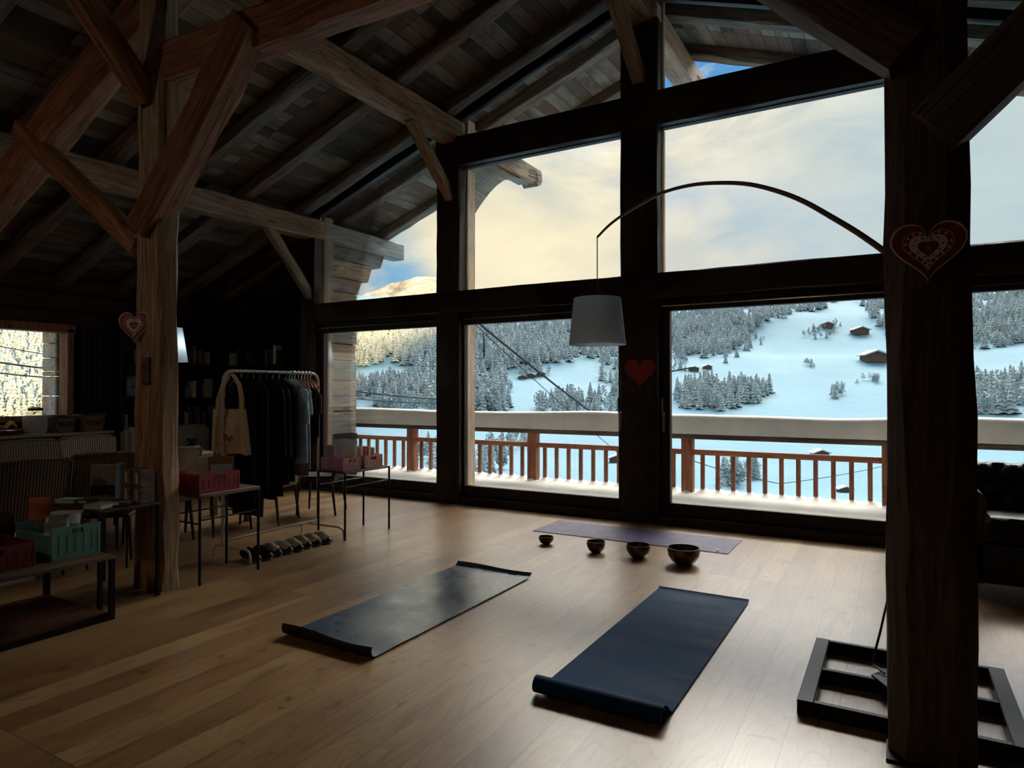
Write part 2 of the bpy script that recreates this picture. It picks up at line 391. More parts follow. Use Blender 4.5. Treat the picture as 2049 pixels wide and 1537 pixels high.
MT['topwood'] = wood('worn table top', (60, 46, 36), (96, 78, 62), (126, 106, 88), axis='Y', knots=False, rough=.5)
MT['dark_top'] = wood('dark table top', (30, 24, 20), (52, 42, 36), (74, 62, 54), axis='Y', knots=False, rough=.5)
MT['wicker'] = wicker_mat('brown wicker', (52, 38, 28), (126, 102, 80))
MT['wicker_l'] = wicker_mat('pale wicker', (70, 58, 44), (140, 122, 98))
MT['legwood'] = plain('dark chair leg', (36, 26, 20), .5)
MT['red_enamel'] = plain('dark red paint', (112, 16, 24), .45, var=.1)
MT['heart_white'] = plain('off-white paint', (208, 196, 186), .6, var=.05)
MT['heart_dark'] = plain('dark painted dots', (54, 34, 36), .6)

def beam(name, p0, p1, w_, h_, mat, label=None, cat=None, parent=None, pre=None, roll=0.0, jit=.008, ch=.03, taper=1.0, bow=0.0, seed=None, kind=None):
    """a hewn timber, its grain along local X"""
    p0, p1 = Vector(p0), Vector(p1); d = p1-p0; L = d.length; x = d.normalized()
    z = Vector((0, 0, 1)) if abs(x.z) < .97 else Vector((0, 1, 0))
    y = z.cross(x).normalized(); z = x.cross(y)
    R_ = Matrix((x, y, z)).transposed() @ Matrix.Rotation(roll, 3, 'X')
    r = random.Random(seed if seed is not None else hash((round(p0.x, 2), round(p0.y, 2), round(p1.z, 2))) & 0xffff)
    n = max(2, int(L/.22)); rings = []; off = [0]*8
    for i in range(n+1):
        t = i/n; k = 1+(taper-1)*t; a, b = w_*k/2, h_*k/2
        c = ch*(.7+.6*r.random())
        pts = [(a-c, -b), (a, -b+c), (a, b-c), (a-c, b), (-a+c, b), (-a, b-c), (-a, -b+c), (-a+c, -b)]
        off = [o*.6+(r.random()-.5)*jit*1.3 for o in off]
        bz = bow*math.sin(PI*t)
        rings.append([(L*t, px_+off[j], pz_+off[(j+3) % 8]+bz) for j, (px_, pz_) in enumerate(pts)])
    m = MB().loft(rings)
    o = m.build(name, mat, parent, smooth=True, world=False)
    Mx = R_.to_4x4(); Mx.translation = p0
    if parent is not None and 'base' in parent:
        b_ = parent['base']; Mx = (Matrix.Translation(b_[:3]) @ Matrix.Rotation(b_[3], 4, 'Z')).inverted() @ Mx
    if pre is not None: Mx = pre @ Mx
    o.matrix_local = Mx
    return tag(o, label, cat, kind=kind)

# ================================================================== SETTING: the room
RX = -2.5                                   # ridge
SL = .36
def roofz(x): return 6.07 - SL*abs(x-RX)
MB().prism([(-10.9, -4.6), (5.9, -4.6), (5.9, 7.66), (-7.8, 7.66), (-7.8, 8.25), (-10.9, 8.25)], lambda x, y, d: (x, y, d), -.12, 0).build('floor', MT['floor'])['kind'] = 'structure'
bpy.data.objects['floor']['label'] = 'oak plank floor running towards the windows'
ANG = math.atan(SL)
for sgn in (-1, 1):
    L = 8.75/math.cos(ANG)
    m = MB().box(-L, 0, -4.65, 9.25, 0, .22)
    o = m.build('ceiling', MT['ceil']); o['kind'] = 'structure'
    o['label'] = 'left slope of old boards on rafters' if sgn < 0 else 'right slope of old boards on rafters'
    o.rotation_euler = (0, -ANG, 0) if sgn < 0 else (0, -ANG, PI)
    Mc = Matrix.Translation((RX, 0, roofz(RX)+.17)) @ (Matrix.Rotation(-ANG, 4, 'Y'))
    if sgn > 0:
        Mc = Matrix.Translation((RX, 4.6, roofz(RX)+.17)) @ Matrix.Rotation(PI, 4, 'Z') @ Matrix.Rotation(-ANG, 4, 'Y')
    o.matrix_local = Mc
    for i, y in enumerate([9.03, 7.95, 7.15, 6.15, 5.26, 4.38, 3.5, 2.6, 1.7, .8, -.1, -1.0, -1.9, -2.8, -3.7]):
        e = beam('rafter', (RX+sgn*8.6, y, roofz(RX+sgn*8.6)+.09), (RX+sgn*.03, y, roofz(RX)+.09), .2, .18, MT['rafter'], parent=o, pre=Mc.inverted(), jit=.012, ch=.02, seed=i*7+sgn)
# walls away from the view
def gable(name, y0, y1, mat, x0=-10.95, x1=5.95):
    pts = [(x0, -.1), (x1, -.1), (x1, roofz(x1)+.2)]
    if x0 < RX < x1: pts.append((RX, roofz(RX)+.2))
    pts.append((x0, roofz(x0)+.2))
    o = MB().prism(pts, lambda x, z, d: (x, d, z), y0, y1).build(name, mat); o['kind'] = 'structure'; return o
gable('wall_back', -4.65, -4.5, MT['log_inX'])
gable('wall_front', 8.15, 8.3, MT['log_inX'], -10.95, -7.98)
MB().prism([(2.84, -.1), (5.95, -.1), (5.95, roofz(5.95)+.2), (2.84, roofz(2.84)+.2)], lambda x, z, d: (x, d, z), 7.3, 7.55).build('wall_right_front', MT['log_inX'])['kind'] = 'structure'
bpy.data.objects['wall_right_front'].name = 'wall_front.001'
MB().box(5.8, 5.95, -4.6, 7.5, -.1, 3.35).build('wall_right', MT['log_in'])['kind'] = 'structure'
# left wall of logs with its window opening Y 3.3..5.42, Z 1.1..2.42
wl = MB(); z = -.05; r_ = random.Random(3); WY0, WY1, WZ0, WZ1 = 3.1, 5.36, 1.12, 2.42
zs = [0, .28, .56, .84, WZ0, 1.38, 1.64, 1.9, 2.16, WZ1, 2.7, 2.98, 3.26]
for a, b in zip(zs, zs[1:]):
    for (ya, yb) in ([(-4.6, WY0), (WY1, 8.3)] if (a >= WZ0-.01 and b <= WZ1+.01) else [(-4.6, 8.3)]):
        wl.box(-11.0, -10.8+r_.uniform(-.012, .012), ya, yb, a+.004, b-.004)
wl.box(-10.98, -10.86, -4.6, WY0, 0, 3.3).box(-10.98, -10.86, WY1, 8.3, 0, 3.3).box(-10.98, -10.86, WY0, WY1, 0, WZ0-.01).box(-10.98, -10.86, WY0, WY1, WZ1+.01, 3.3)
wl.build('wall_left', MT['log_in'], bevel=.03)['kind'] = 'structure'
# side wall of the recess with corbelled log ends carrying the eaves
t = thing('wall_side', 'weathered log wall beyond the balcony glazing with stepped log ends', 'wall', (-7.87, 7.6, 0)); t['kind'] = 'structure'; del t['category']
zc = .80; k = 0
hts = [.16, .35, .2, .2, .28, .3, .22, .3, .26, .27, .27]
ends = {8: 8.42, 9: 8.62, 10: 9.0}
zz = [.80]
for h in [.36, .25, .25, .33, .27, .36, .24]: zz.append(zz[-1]+h)      # up to 2.86
zz += [3.1, 3.33, 3.62, 3.86]
for i, (a, b) in enumerate(zip(zz, zz[1:])):
    ye = 8.27 + (0, .05, -.02, .03)[i % 4]*.4
    if b > 3.8: ye = 8.98
    elif b > 3.5: ye = 8.66
    elif b > 3.2: ye = 8.42
    lg = MB().box(-8.0, -7.75+r_.uniform(-.01, .01), 7.5, ye, a+.006, b-.006)
    for vtx in lg.bm.verts:
        if b > 3.2 and vtx.co.y > ye-.01 and vtx.co.z < (a+b)/2: vtx.co.y -= .1
    lg.build('log', MT['log_out'], t, bevel=.009)
MB().box(-7.99, -7.76, 7.3, 8.2, 0, 3.84).build('wall_core', MT['log_in'], t)
MB().box(-8.02, -7.73, 7.5, 8.28, -.1, .8).build('wall_base', MT['frame_dark'], t)['label'] = 'dark boarded foot of the log wall'

# --- timbers (each is a thing of its own)
TB = 'exposed roof timbers'
beam('wall_plate', (-7.78, -4.5, 3.96), (-7.78, 7.45, 3.99), .26, .3, MT['beam'], 'low purlin on the left running to the corner window', 'beam', bow=-.05, jit=.014)
beam('purlin', (-5.165, -4.5, 4.96), (-5.165, 7.45, 4.98), .27, .31, MT['beam'], 'upper left purlin running from above the left column to the gable glazing', 'beam', jit=.014)
beam('purlin', (.165, -4.5, 4.96), (.165, 7.45, 4.98), .27, .31, MT['beam'], 'upper right purlin above the big near column', 'beam', jit=.014)
beam('wall_plate', (2.78, -4.5, 3.98), (2.78, 7.45, 3.98), .26, .3, MT['beam'], 'low purlin at the far right', 'beam')
beam('ridge_beam', (RX, -4.5, 5.86), (RX, 7.45, 5.86), .3, .34, MT['beam'], 'ridge beam over the middle of the gable', 'beam')
beam('tie_beam', (-5.1, 3.1, 3.98), (.2, 3.1, 3.98), .25, .3, MT['beam_red'], 'reddish tie beam crossing from the left column towards the right', 'beam', jit=.016, ch=.05)
beam('principal_rafter', (-8.3, 3.12, 3.06), (-2.55, 3.12, 5.72), .24, .36, MT['beam_red'], 'wide reddish sloping timber at upper left behind the braces', 'beam', jit=.016, ch=.04)
beam('principal_rafter', (3.3, 3.12, 3.06), (-2.45, 3.12, 5.72), .24, .36, MT['beam_red'], 'sloping timber rising from the right over the near column', 'beam', jit=.016, ch=.04)
lc = thing('timber_column', 'square cracked timber column at the left with a small painted heart on it', 'column', (-4.91, 3.09, 0))
beam('shaft', (-4.91, 3.065, 0), (-4.91, 3.06, 4.85), .35, .175, MT['beamcol'] if 'beamcol' in MT else MT['beam'], parent=lc, jit=.012, ch=.035, taper=.9)
beam('scarf_board', (-4.735, 3.1, 3.25), (-4.735, 3.1, 4.02), .05, .14, MT['beam'], parent=lc, jit=.004, ch=.008)
MB().box(-4.96, -4.86, 2.968, 2.985, 1.55, 1.75).build('mortise_plug', MT['rafter'], lc)
rc = thing('timber_column', 'massive rounded timber column in the right foreground with a large painted heart', 'column', (.12, 3.26, 0))
beam('shaft', (.12, 3.26, .02), (.118, 3.26, 4.85), .31, .3, MT['beam2'], parent=rc, jit=.012, ch=.075, taper=.93)
MB().box(-.038, .28, 3.10, 3.42, 0, .012).build('foot_plate', MT['black'], rc)
BR = [('reddish knee brace rising right from the left column to the tie beam', (-4.98, 3.02, 2.74), (-3.78, 3.02, 4.0), .2, .25),
      ('knee brace rising left from the left column to the sloping timber', (-5.1, 3.05, 2.62), (-7.0, 3.05, 3.92), .14, .17),
      ('steep brace rising from the left column towards the room behind', (-4.93, 3.0, 3.72), (-4.93, 1.9, 4.95), .16, .17),
      ('half-hidden brace from the left column towards the windows', (-4.95, 3.18, 3.7), (-5.1, 4.25, 4.84), .15, .15),
      ('thick brace rising left from the big near column', (.06, 3.12, 2.86), (-1.15, 3.12, 4.02), .2, .2),
      ('thick brace rising right from the big near column', (.14, 3.12, 2.52), (1.55, 3.12, 3.9), .2, .2),
      ('short brace under the upper left purlin at the window post', (-5.165, 7.4, 4.02), (-5.165, 6.45, 4.86), .13, .14),
      ('short brace under the low left purlin beside the corner window', (-7.78, 7.3, 2.95), (-7.78, 6.5, 3.86), .13, .13),
      ('short brace under the ridge beam at the middle window post', (RX-.02, 7.4, 5.02), (RX-.02, 6.3, 5.76), .15, .16),
      ('short brace under the upper right purlin at the window post', (.165, 7.4, 4.1), (.165, 6.45, 4.86), .13, .14)]
for lb, a, b, w1_, h1_ in BR:
    beam('brace', a, b, w1_, h1_, MT['beam2'] if 'near column' in lb else MT['beam_red'] if 'reddish' in lb or 'rising' in lb else MT['beam'], lb, 'brace', jit=.01, ch=.02)
# window posts
GP = [(-5.185, .37, 4.82, 'left window post beneath the upper left purlin'), (-2.52, .44, 5.72, 'middle window post with a plain red heart'),
      (.185, .37, 4.82, 'window post behind the big near column'), (-7.76, .17, 3.84, 'corner window post at the left end of the glazing'), (2.76, .17, 3.84, 'window post at the far right')]
for x, ww, top, lb in GP:
    beam('window_post', (x, 7.38, 0), (x, 7.38, top), ww, .22, MT['frame_dark'], lb, 'post', jit=.006, ch=.012)
beam('transom', (-7.84, 7.37, 2.68), (2.84, 7.37, 2.68), .24, .28, MT['frame_dark'], 'dark lower transom across the whole glazing', 'beam', jit=.006, ch=.012)
beam('transom', (-5.36, 7.36, 4.685), (.36, 7.36, 4.685), .23, .39, MT['frame_dark'], 'dark upper transom across the two middle bays', 'beam', jit=.006, ch=.012)
beam('sill_beam', (-7.84, 7.4, .05), (2.84, 7.4, .05), .22, .1, MT['frame_dark'], 'dark threshold along the foot of the glazing', 'sill', jit=.003, ch=.006)
# raking head pieces under the rafters
for sgn in (-1, 1):
    beam('raking_head', (RX+sgn*5.35, 7.4, roofz(RX+5.35)+.02), (RX, 7.4, roofz(RX)+.02), .1, .1, MT['frame_dark'],
         ('left' if sgn < 0 else 'right')+' raking head strip closing the gable glazing under the roof', 'trim', jit=.003, ch=.006)
    MB().prism([(RX, roofz(RX)), (RX+sgn*8.5, roofz(RX+8.5)), (RX+sgn*8.5, roofz(RX+8.5)+.17), (RX, roofz(RX)+.17)], lambda x, z, d: (x, d, z), 7.38, 7.45).build('trim_%d' % (1 if sgn < 0 else 2), MT['frame_dark'])['kind'] = 'structure'

# --- windows
def rect_window(name, x0, x1, z0, z1, g, label, door=False, handle=None):
    cy = 7.64 if x0 < -2.5 else 7.51
    o = thing(name, label, None, ((x0+x1)/2, 7.42, z0)); o['kind'] = 'structure'
    gx0, gx1, gz0, gz1 = g
    f = MB()
    if gx0 > x0+.005: f.box(x0, gx0, 7.36, 7.45, z0, z1)
    if gx1 < x1-.005: f.box(gx1, x1, 7.36, 7.45, z0, z1)
    f.box(gx0, gx1, 7.36, 7.45, z0, gz0).box(gx0, gx1, 7.36, 7.45, gz1, z1)
    fr_ = f.build('frame', MT['frame_darkZ'], o, bevel=.006)
    MB().box(gx0-.01, gx1+.01, 7.405, 7.415, gz0-.01, gz1+.01).build('glass_pane', MT['glass'], o)
    MB().box(x0-.01, x0+.02, 7.46, cy, z0, z1).build('casing', MT['casing'], o, bevel=.004)
    MB().box(x0, x1, 7.46, 7.66, z0-.03, z0).build('outer_sill', MT['casing'], o)
    if door: MB().box(x0+.02, x1-.02, 7.335, 7.36, 2.446, 2.458).build('track', MT['chrome'], o)['label'] = 'thin pale metal track'
    if handle is not None:
        hx = handle
        hm = MB().box(hx-.014, hx+.014, 7.325, 7.36, 1.04, 1.26)
        hm.tube([(hx, 7.335, 1.22), (hx, 7.29, 1.23), (hx-.004, 7.285, 1.28), (hx-.006, 7.285, 1.42)], .011, 8)
        sub(hm.build('handle', MT['chrome'], o, smooth=True), fr_)['label'] = 'upright brushed metal lever handle'
    return o
rect_window('window_1', -7.68, -5.36, .1, 2.54, (-7.56, -5.33-.03, .24, 2.38), 'lower glazing at the left looking onto the log wall', True)
rect_window('door_1', -5.0, -2.74, .1, 2.54, (-4.97, -2.80, .24, 2.38), 'glazed balcony door in the middle bay left of the red heart', True, -2.765)
rect_window('door_2', -2.3, 0.0, .1, 2.54, (-2.19, -.06, .24, 2.40), 'glazed balcony door right of the red heart', True, -2.25)
rect_window('window_2', .37, 2.68, .1, 2.54, (.45, 2.6, .24, 2.40), 'lower glazing to the right behind the sofa', True)
rect_window('window_3', -5.0, -2.74, 2.82, 4.49, (-5.0, -2.74, 2.83, 4.48), 'upper pane left of the middle post')
rect_window('window_4', -2.3, 0.0, 2.82, 4.49, (-2.3, 0.0, 2.83, 4.48), 'upper pane right of the middle post')
def raking_window(name, xa, xb, zb, label):
    cy = 7.64 if xa < -2.5 else 7.51
    o = thing(name, label, None, ((xa+xb)/2, 7.42, zb)); o['kind'] = 'structure'
    poly = [(xa, zb), (xb, zb), (xb, roofz(xb)+.02), (xa, roofz(xa)+.02)]
    poly = [p for i, p in enumerate(poly) if p[1] > zb-.001]
    MB().prism(poly, lambda x, z, d: (x, d, z), 7.405, 7.415).build('glass_pane', MT['glass'], o)
    MB().box(xa-.01, xa+.02, 7.46, cy, zb, roofz(xa)).build('casing', MT['casing'], o, bevel=.004)
    MB().box(xa, xb, 7.36, 7.45, zb, zb+.02).build('frame', MT['frame_darkZ'], o)
raking_window('window_5', -7.68, -5.37, 2.82, 'sloping-topped pane at the left showing the snowy peak')
raking_window('window_6', -5.0, -2.74, 4.88, 'triangular pane left of the middle post under the roof')
raking_window('window_7', -2.3, 0.0, 4.88, 'triangular pane right of the middle post under the roof')
raking_window('window_8', .37, 2.68, 2.82, 'sloping-topped pane at the right beside the near column')
# left wall window
o = thing('window_9', 'window in the left log wall looking onto the sunlit slope', None, (-10.8, 4.2, WZ0)); o['kind'] = 'structure'
MB().box(-10.86, -10.62, WY1-.11, WY1-.02, WZ0, WZ1).box(-10.86, -10.62, WY0, WY0+.1, WZ0, WZ1).box(-10.86, -10.62, WY0, WY1, WZ1-.06, WZ1+.06).box(-10.86, -10.66, WY0, WY1, WZ0-.06, WZ0+.02).build('frame', wood('warm window frame', (80, 48, 30), (138, 92, 64), (170, 122, 88), axis='Z'), o, bevel=.006)
MB().box(-10.9, -10.89, WY0, WY1-.05, WZ0, WZ1).build('glass_pane', MT['glass'], o)
rv = MB()
for a, b in ((1.1, 1.42), (1.42, 1.72), (1.72, 1.8), (1.8, 2.0), (2.0, 2.22), (2.22, 2.46)): rv.box(-11.32, -10.92, WY1-.13, WY1+.2, a+.006, b-.006)
rv.build('log_reveal', MT['log_out'], o, bevel=.015)['label'] = 'pale ends of the outer logs beside the pane'

# --- outer ends: carved ridge and purlin ends, curved brackets
def carved(x, y0, z0, z1, label):
    p = [(7.47, z1), (7.47, z0), (y0+.22, z0), (y0+.27, z0+.05), (y0+.34, z0+.035), (y0+.40, z0-.01), (y0+.5, z0+.04), (y0+.55, z0+.12), (y0+.52, z1-.03), (y0+.48, z1)]
    m = MB().prism(p, lambda y, z, d: (x+d, y, z), -.14, .14)
    o = m.build('outer_beam', MT['log_out'], bevel=.008); tag(o, label, 'beam')
    for s in (-.143, .143):
        for dz in (.06, .11, .16):
            MB().tube([(x+s, y0+.08, z0+dz+.02), (x+s, y0+.3, z0+dz+.05), (x+s, y0+.36, z0+dz), (x+s, y0+.46, z0+dz+.03)], .006, 5).build('carved_line', MT['heart_dark'], o)
carved(RX, 9.2, 5.71, 6.02, 'carved outer end of the ridge beam against blue sky')
carved(-5.165, 9.2, 4.85, 5.12, 'carved outer end of the upper left purlin')
carved(.165, 9.2, 4.85, 5.12, 'carved outer end of the upper right purlin')
tag(MB().box(-7.91, -7.65, 7.47, 9.4, 3.85, 4.13).build('outer_beam', MT['log_out'], bevel=.014), 'grey weathered low purlin end outside the corner window', 'beam')
def bracket(x, z, label, ln=1.5):
    up_, lo_ = [], []
    for i in range(9):
        t = i/8; a = t*PI/2
        up_.append((7.62+ln*t, z-.02)); lo_.append((7.62+ln*t, z-.9*(1-math.sin(a))**1.1*ln/1.5-.16+.14*t))
    m = MB().prism(up_+lo_[::-1], lambda y, zz_, d: (x+d, y, zz_), -.09, .09)
    tag(m.build('eaves_bracket', MT['log_out'], bevel=.008), label, 'bracket')
bracket(-5.165, 4.85, 'curved bracket under the outer end of the upper left purlin')
# verge boards
for sgn in (-1, 1):
    beam('verge_board', (RX+sgn*8.6, 9.285, roofz(RX+8.6)+.27), (RX+sgn*.02, 9.285, roofz(RX)+.27), .05, .26, MT['log_out'], ('left' if sgn < 0 else 'right')+' verge board along the roof edge outside', 'board', jit=.003, ch=.006)

# ================================================================== BALCONY
MB().box(-8.3, 6, 7.66, 9.25, -.2, -.04).build('balcony_deck', MT['frame_dark'])['kind'] = 'structure'
RY = 9.0
rt = thing('balcony_railing', 'red-brown timber balcony railing under a thick roll of snow', 'railing', (-2.4, RY, -.04))
MB().box(-8.6, 5.9, RY-.12, RY+.12, .855, .93).build('top_rail', MT['beam_dkrail'] if 'beam_dkrail' in MT else MT['rafter'], rt, bevel=.01)['label'] = 'dark wet top board'
MB().box(-8.6, 5.9, RY-.035, RY+.035, .64, .71).build('lower_rail', MT['rail'], rt, bevel=.006)
for x in (-7.14, -4.8, -2.43, -.06, 2.3, 4.65): MB().box(x-.075, x+.075, RY-.07, RY+.07, -.04, .86).build('post', MT['railZ'], rt, bevel=.008)
px_ = [-7.14, -4.8, -2.43, -.06, 2.3]
xs = []
for a, b in zip([-9.5]+px_, px_+[4.65]):
    n = 11
    for i in range(1, n+1):
        x = a+(b-a)*i/(n+1)
        if x > -8.5: xs.append(x)
xs += []
for x in xs: MB().box(x-.026, x+.026, RY-.022, RY+.022, -.02, .65).build('baluster', MT['railZ'], rt, bevel=.004)
def snowroll(u, v):
    x = -8.7+14.6*u; a = PI*v
    h = .26+.015*math.sin(x*1.3)+.02*mnoise.noise((x*.9, 0, 0)); hw = .155+.012*mnoise.noise((x*2, 3, 0))
    return Vector((x, RY-.01-hw*math.copysign(abs(math.cos(a))**.45, math.cos(a)), .925+h*math.sin(a)**.35 if 0 < v < 1 else .925))
tag(MB().sheet(snowroll, 150, 16).build('snow', MT['snow_near'], smooth=True), 'thick roll of snow lying on the balcony rail', 'snow', kind='stuff')
def decksnow(u, v):
    x = -8.2+14.1*u; y = 7.68+1.5*v
    base = .1+.05*v
    per = min(abs(((x-s+.5) % 1)-.5) for s in (0,))
    near = min(abs(x-q) for q in xs+px_)
    e = max(0, 1-abs(y-9.02)/.16)
    return Vector((x, y, base+e*(.09*max(0, 1-(near/.075)**2)-.02)+.012*mnoise.noise((x*3, y*3, 0))))
tag(MB().sheet(decksnow, 420, 22).build('snow', MT['snow_near'], smooth=True), 'snow lying on the balcony deck, scalloped round the balusters', 'snow', kind='stuff')
# wall lantern hoop beside the middle door, outside
hm = MB().tube([(-4.99, 7.7, 1.99+.3), (-4.99, 7.86, 2.0+.3), (-4.99, 7.88, 1.96+.3), (-4.99, 7.88, 1.98), (-4.99, 7.86, 1.95), (-4.99, 7.66, 1.95)], .009, 6)
tag(hm.build('wall_hoop', MT['black'], smooth=True), 'dark metal hoop fixed outside on the casing left of the middle door', 'hook')

# ================================================================== THE VALLEY
AX = Vector((-math.sin(YAW), math.cos(YAW), 0)); UX = Vector((math.cos(YAW), math.sin(YAW), 0))
CTRL = [(0, -9), (22, -11), (60, -15.5), (120, -21), (200, -27), (300, -28), (420, -18), (560, 4), (720, 42), (900, 92), (1100, 146), (1300, 186), (1600, 205), (2200, 150), (3000, 60), (6000, 0)]
def prof(d):
    for (a, za), (b, zb) in zip(CTRL, CTRL[1:]):
        if d <= b:
            t = (d-a)/(b-a); t = t*t*(3-2*t)*.35+t*.65
            return za+(zb-za)*t
    return 0
def H(x, y):
    p = Vector((x, y, 0)); r = math.hypot(x, y); d = p.dot(AX); u = p.dot(UX)
    az = math.atan2(u, max(d, 1e-3))
    d2 = r*max(.55, math.cos(az)*.5+.5) if d > 0 else r*.55
    k = 1.0 - .07*max(0, min(1, -az/.35)) + .35*max(0, min(1, (-az-.42)/.2))       # the left shoulder stands a little lower, then the sunny side rises
    z = prof(d2)
    if z > 0: z *= k
    if d2 > 300:
        s = min(1, (d2-300)/500)
        z += s*(16*mnoise.noise((x*.004, y*.004, 1.3))+6*mnoise.noise((x*.013, y*.013, 4.1))+2.0*mnoise.noise((x*.04, y*.04, 2.2)))
    else:
        z += 1.2*mnoise.noise((x*.02, y*.02, 7)) * min(1, d2/60)
    return z
def hit(u, v):
    d = ray(u, v); d = d/d.dot(AX); s = 14.0
    while s < 2300:
        p = EYE+d*s
        if H(p.x, p.y) > p.z:
            lo, hi = s/1.015, s
            for _ in range(8):
                m_ = (lo+hi)/2; q = EYE+d*m_
                if H(q.x, q.y) > q.z: hi = m_
                else: lo = m_
            return EYE+d*hi
        s *= 1.015
    return None
# ground as a polar fan of real ground points round the chalet
me = bpy.data.meshes.new('ground'); vv, ff = [], []
AZ0, AZ1, NA, NR = -1.15, .75, 300, 150
for i in range(NR+1):
    r = 11*(2600/11)**(i/NR)
    for j in range(NA+1):
        a = AZ0+(AZ1-AZ0)*j/NA
        p = AX*(r*math.cos(a))+UX*(r*math.sin(a)); vv.append((p.x, p.y, H(p.x, p.y)))
for i in range(NR):
    for j in range(NA): k = i*(NA+1)+j; ff.append((k, k+1, k+NA+2, k+NA+1))
me.from_pydata(vv, [], ff); me.materials.append(MT['snow'])
for p in me.polygons: p.use_smooth = True
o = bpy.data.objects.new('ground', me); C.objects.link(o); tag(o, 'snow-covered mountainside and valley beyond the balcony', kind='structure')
# far peak
PKP = [(-2600, 300), (-1500, 420), (-1150, 490), (-953, 575), (-850, 600), (-760, 640), (-670, 668), (-577, 700), (-480, 690), (-425, 684), (-330, 655), (-238, 620), (0, 520), (400, 400), (1000, 0)]
def pk(u):
    for (a, za), (b, zb) in zip(PKP, PKP[1:]):
        if a <= u <= b: return za+(zb-za)*(u-a)/(b-a)
    return 0
me = bpy.data.meshes.new('mountain'); vv, ff = [], []; NU, ND = 240, 70
for i in range(NU+1):
    u = -2600+3600*i/NU
    for j in range(ND+1):
        t = j/ND; d = 3000+2000*t
        rid = 1-abs(t-.5)*2
        hh = pk(u)*(rid**.85)
        rough = (abs(mnoise.noise((u*.006, d*.0022, 1)))*150+abs(mnoise.noise((u*.017, d*.007, 5)))*60+30*mnoise.noise((u*.05, d*.02, 9)))
        z = hh-rough*(.12+.9*(1-rid))*(1 if hh > 20 else 0)*min(1, rid*4)
        p = AX*d+UX*u; vv.append((p.x, p.y, z))
for i in range(NU):
    for j in range(ND): k = i*(ND+1)+j; ff.append((k, k+1, k+ND+2, k+ND+1))
me.from_pydata(vv, [], ff); me.materials.append(snow_mat('high snow', (190, 190, 180), (92, 86, 80), .012, .8, 40))
for p in me.polygons: p.use_smooth = True
o = bpy.data.objects.new('mountain', me); C.objects.link(o); tag(o, 'jagged snowy peak lit gold behind the forested slope', 'mountain')
# unseen ridge added behind the house, its edge shaped to shade the valley
P1, P2 = hit(700, 745), hit(900, 655)
if P1 is None: P1 = EYE+ray(700, 745)*900
if P2 is None: P2 = EYE+ray(880, 655)*1000
Q1, Q2 = P1+SUN_DIR*2600, P2+SUN_DIR*2600
dv = (Q2-Q1); dv = dv/math.hypot(dv.x, dv.y)
A_, B_ = Q1-dv*900, Q2+dv*1500
nrm = Vector((dv.y, -dv.x, 0)).normalized()
rd = []
for i in range(41):
    p = A_.lerp(B_, i/40); p = Vector((p.x, p.y, max(p.z, -100)+8*mnoise.noise((i*.7, 0, 0))))
    rd.append([Vector((p.x, p.y, -200))-nrm*60, p, Vector((p.x, p.y, -200))+nrm*900])
me = bpy.data.meshes.new('mountain'); vv = [tuple(q) for r in rd for q in r]
ff = [(3*i+k, 3*i+3+k, 3*i+4+k, 3*i+1+k) for i in range(40) for k in (0, 1)]
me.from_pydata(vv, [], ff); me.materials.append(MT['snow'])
o = bpy.data.objects.new('mountain', me); C.objects.link(o); tag(o, 'added unseen ridge behind the chalet that shades the valley', 'mountain')

# ------------------------------------------------------------------ trees of the valley
MT['conifer'] = tree_mat('snow-laden conifer', (166, 180, 186), (120, 138, 146), .38, .6, .45)
MT['frosted'] = tree_mat('frosted broadleaf tree', (162, 176, 182), (128, 144, 150), .36, .58, .8)
def conifer_geo(r, tiers=7, seg=9):
    V, Fs = [], []
    for k in range(tiers):
        t = k/tiers; z0 = .06+.86*t; rad = .21*(1-t)**.85+.02; z1 = z0+.24*(1-t*.5)
        b = len(V); V.append((r.uniform(-.01, .01), r.uniform(-.01, .01), min(1.0, z1)))
        a0 = r.random()*6
        for j in range(seg):
            a = a0+2*PI*j/seg; q = rad*(1.0 if j % 2 else .68)*r.uniform(.8, 1.15)
            V.append((q*math.cos(a), q*math.sin(a), z0-(.05 if j % 2 else 0)*r.uniform(.6, 1.4)))
        V.append((0, 0, z0+.04)); c = len(V)-1
        for j in range(seg):
            Fs.append((b, b+1+j, b+1+(j+1) % seg)); Fs.append((c, b+1+(j+1) % seg, b+1+j))
    return V, Fs
def blob_geo(r, n=150):
    V, Fs = [], []
    for k in range(n):
        a, c = r.random()*2*PI, r.uniform(-1, 1); q = r.random()**.4; s = math.sqrt(1-c*c)
        p = Vector((.3*q*s*math.cos(a), .3*q*s*math.sin(a), .58+.42*q*c)); e = r.uniform(.05, .11)
        b = len(V)
        for _ in range(4): V.append(tuple(p+Vector((r.uniform(-e, e), r.uniform(-e, e), r.uniform(-e, e)*1.3))))
        Fs += [(b, b+1, b+2), (b, b+2, b+3), (b, b+3, b+1), (b+1, b+3, b+2)]
    return V, Fs
protos = []
rt_ = random.Random(11)
for i in range(3):
    V, Fs = conifer_geo(rt_); tm = bpy.data.meshes.new('snowy_tree'); tm.from_pydata(V, [], Fs); tm.materials.append(MT['conifer']); protos.append((tm, V, Fs, 0))
for i in range(2):
    V, Fs = blob_geo(rt_); tm = bpy.data.meshes.new('snowy_tree'); tm.from_pydata(V, [], Fs); tm.materials.append(MT['frosted']); protos.append((tm, V, Fs, 1))
def inpoly(x, y, P):
    c = False; j = len(P)-1
    for i in range(len(P)):
        if (P[i][1] > y) != (P[j][1] > y) and x < (P[j][0]-P[i][0])*(y-P[i][1])/(P[j][1]-P[i][1])+P[i][0]: c = not c
        j = i
    return c
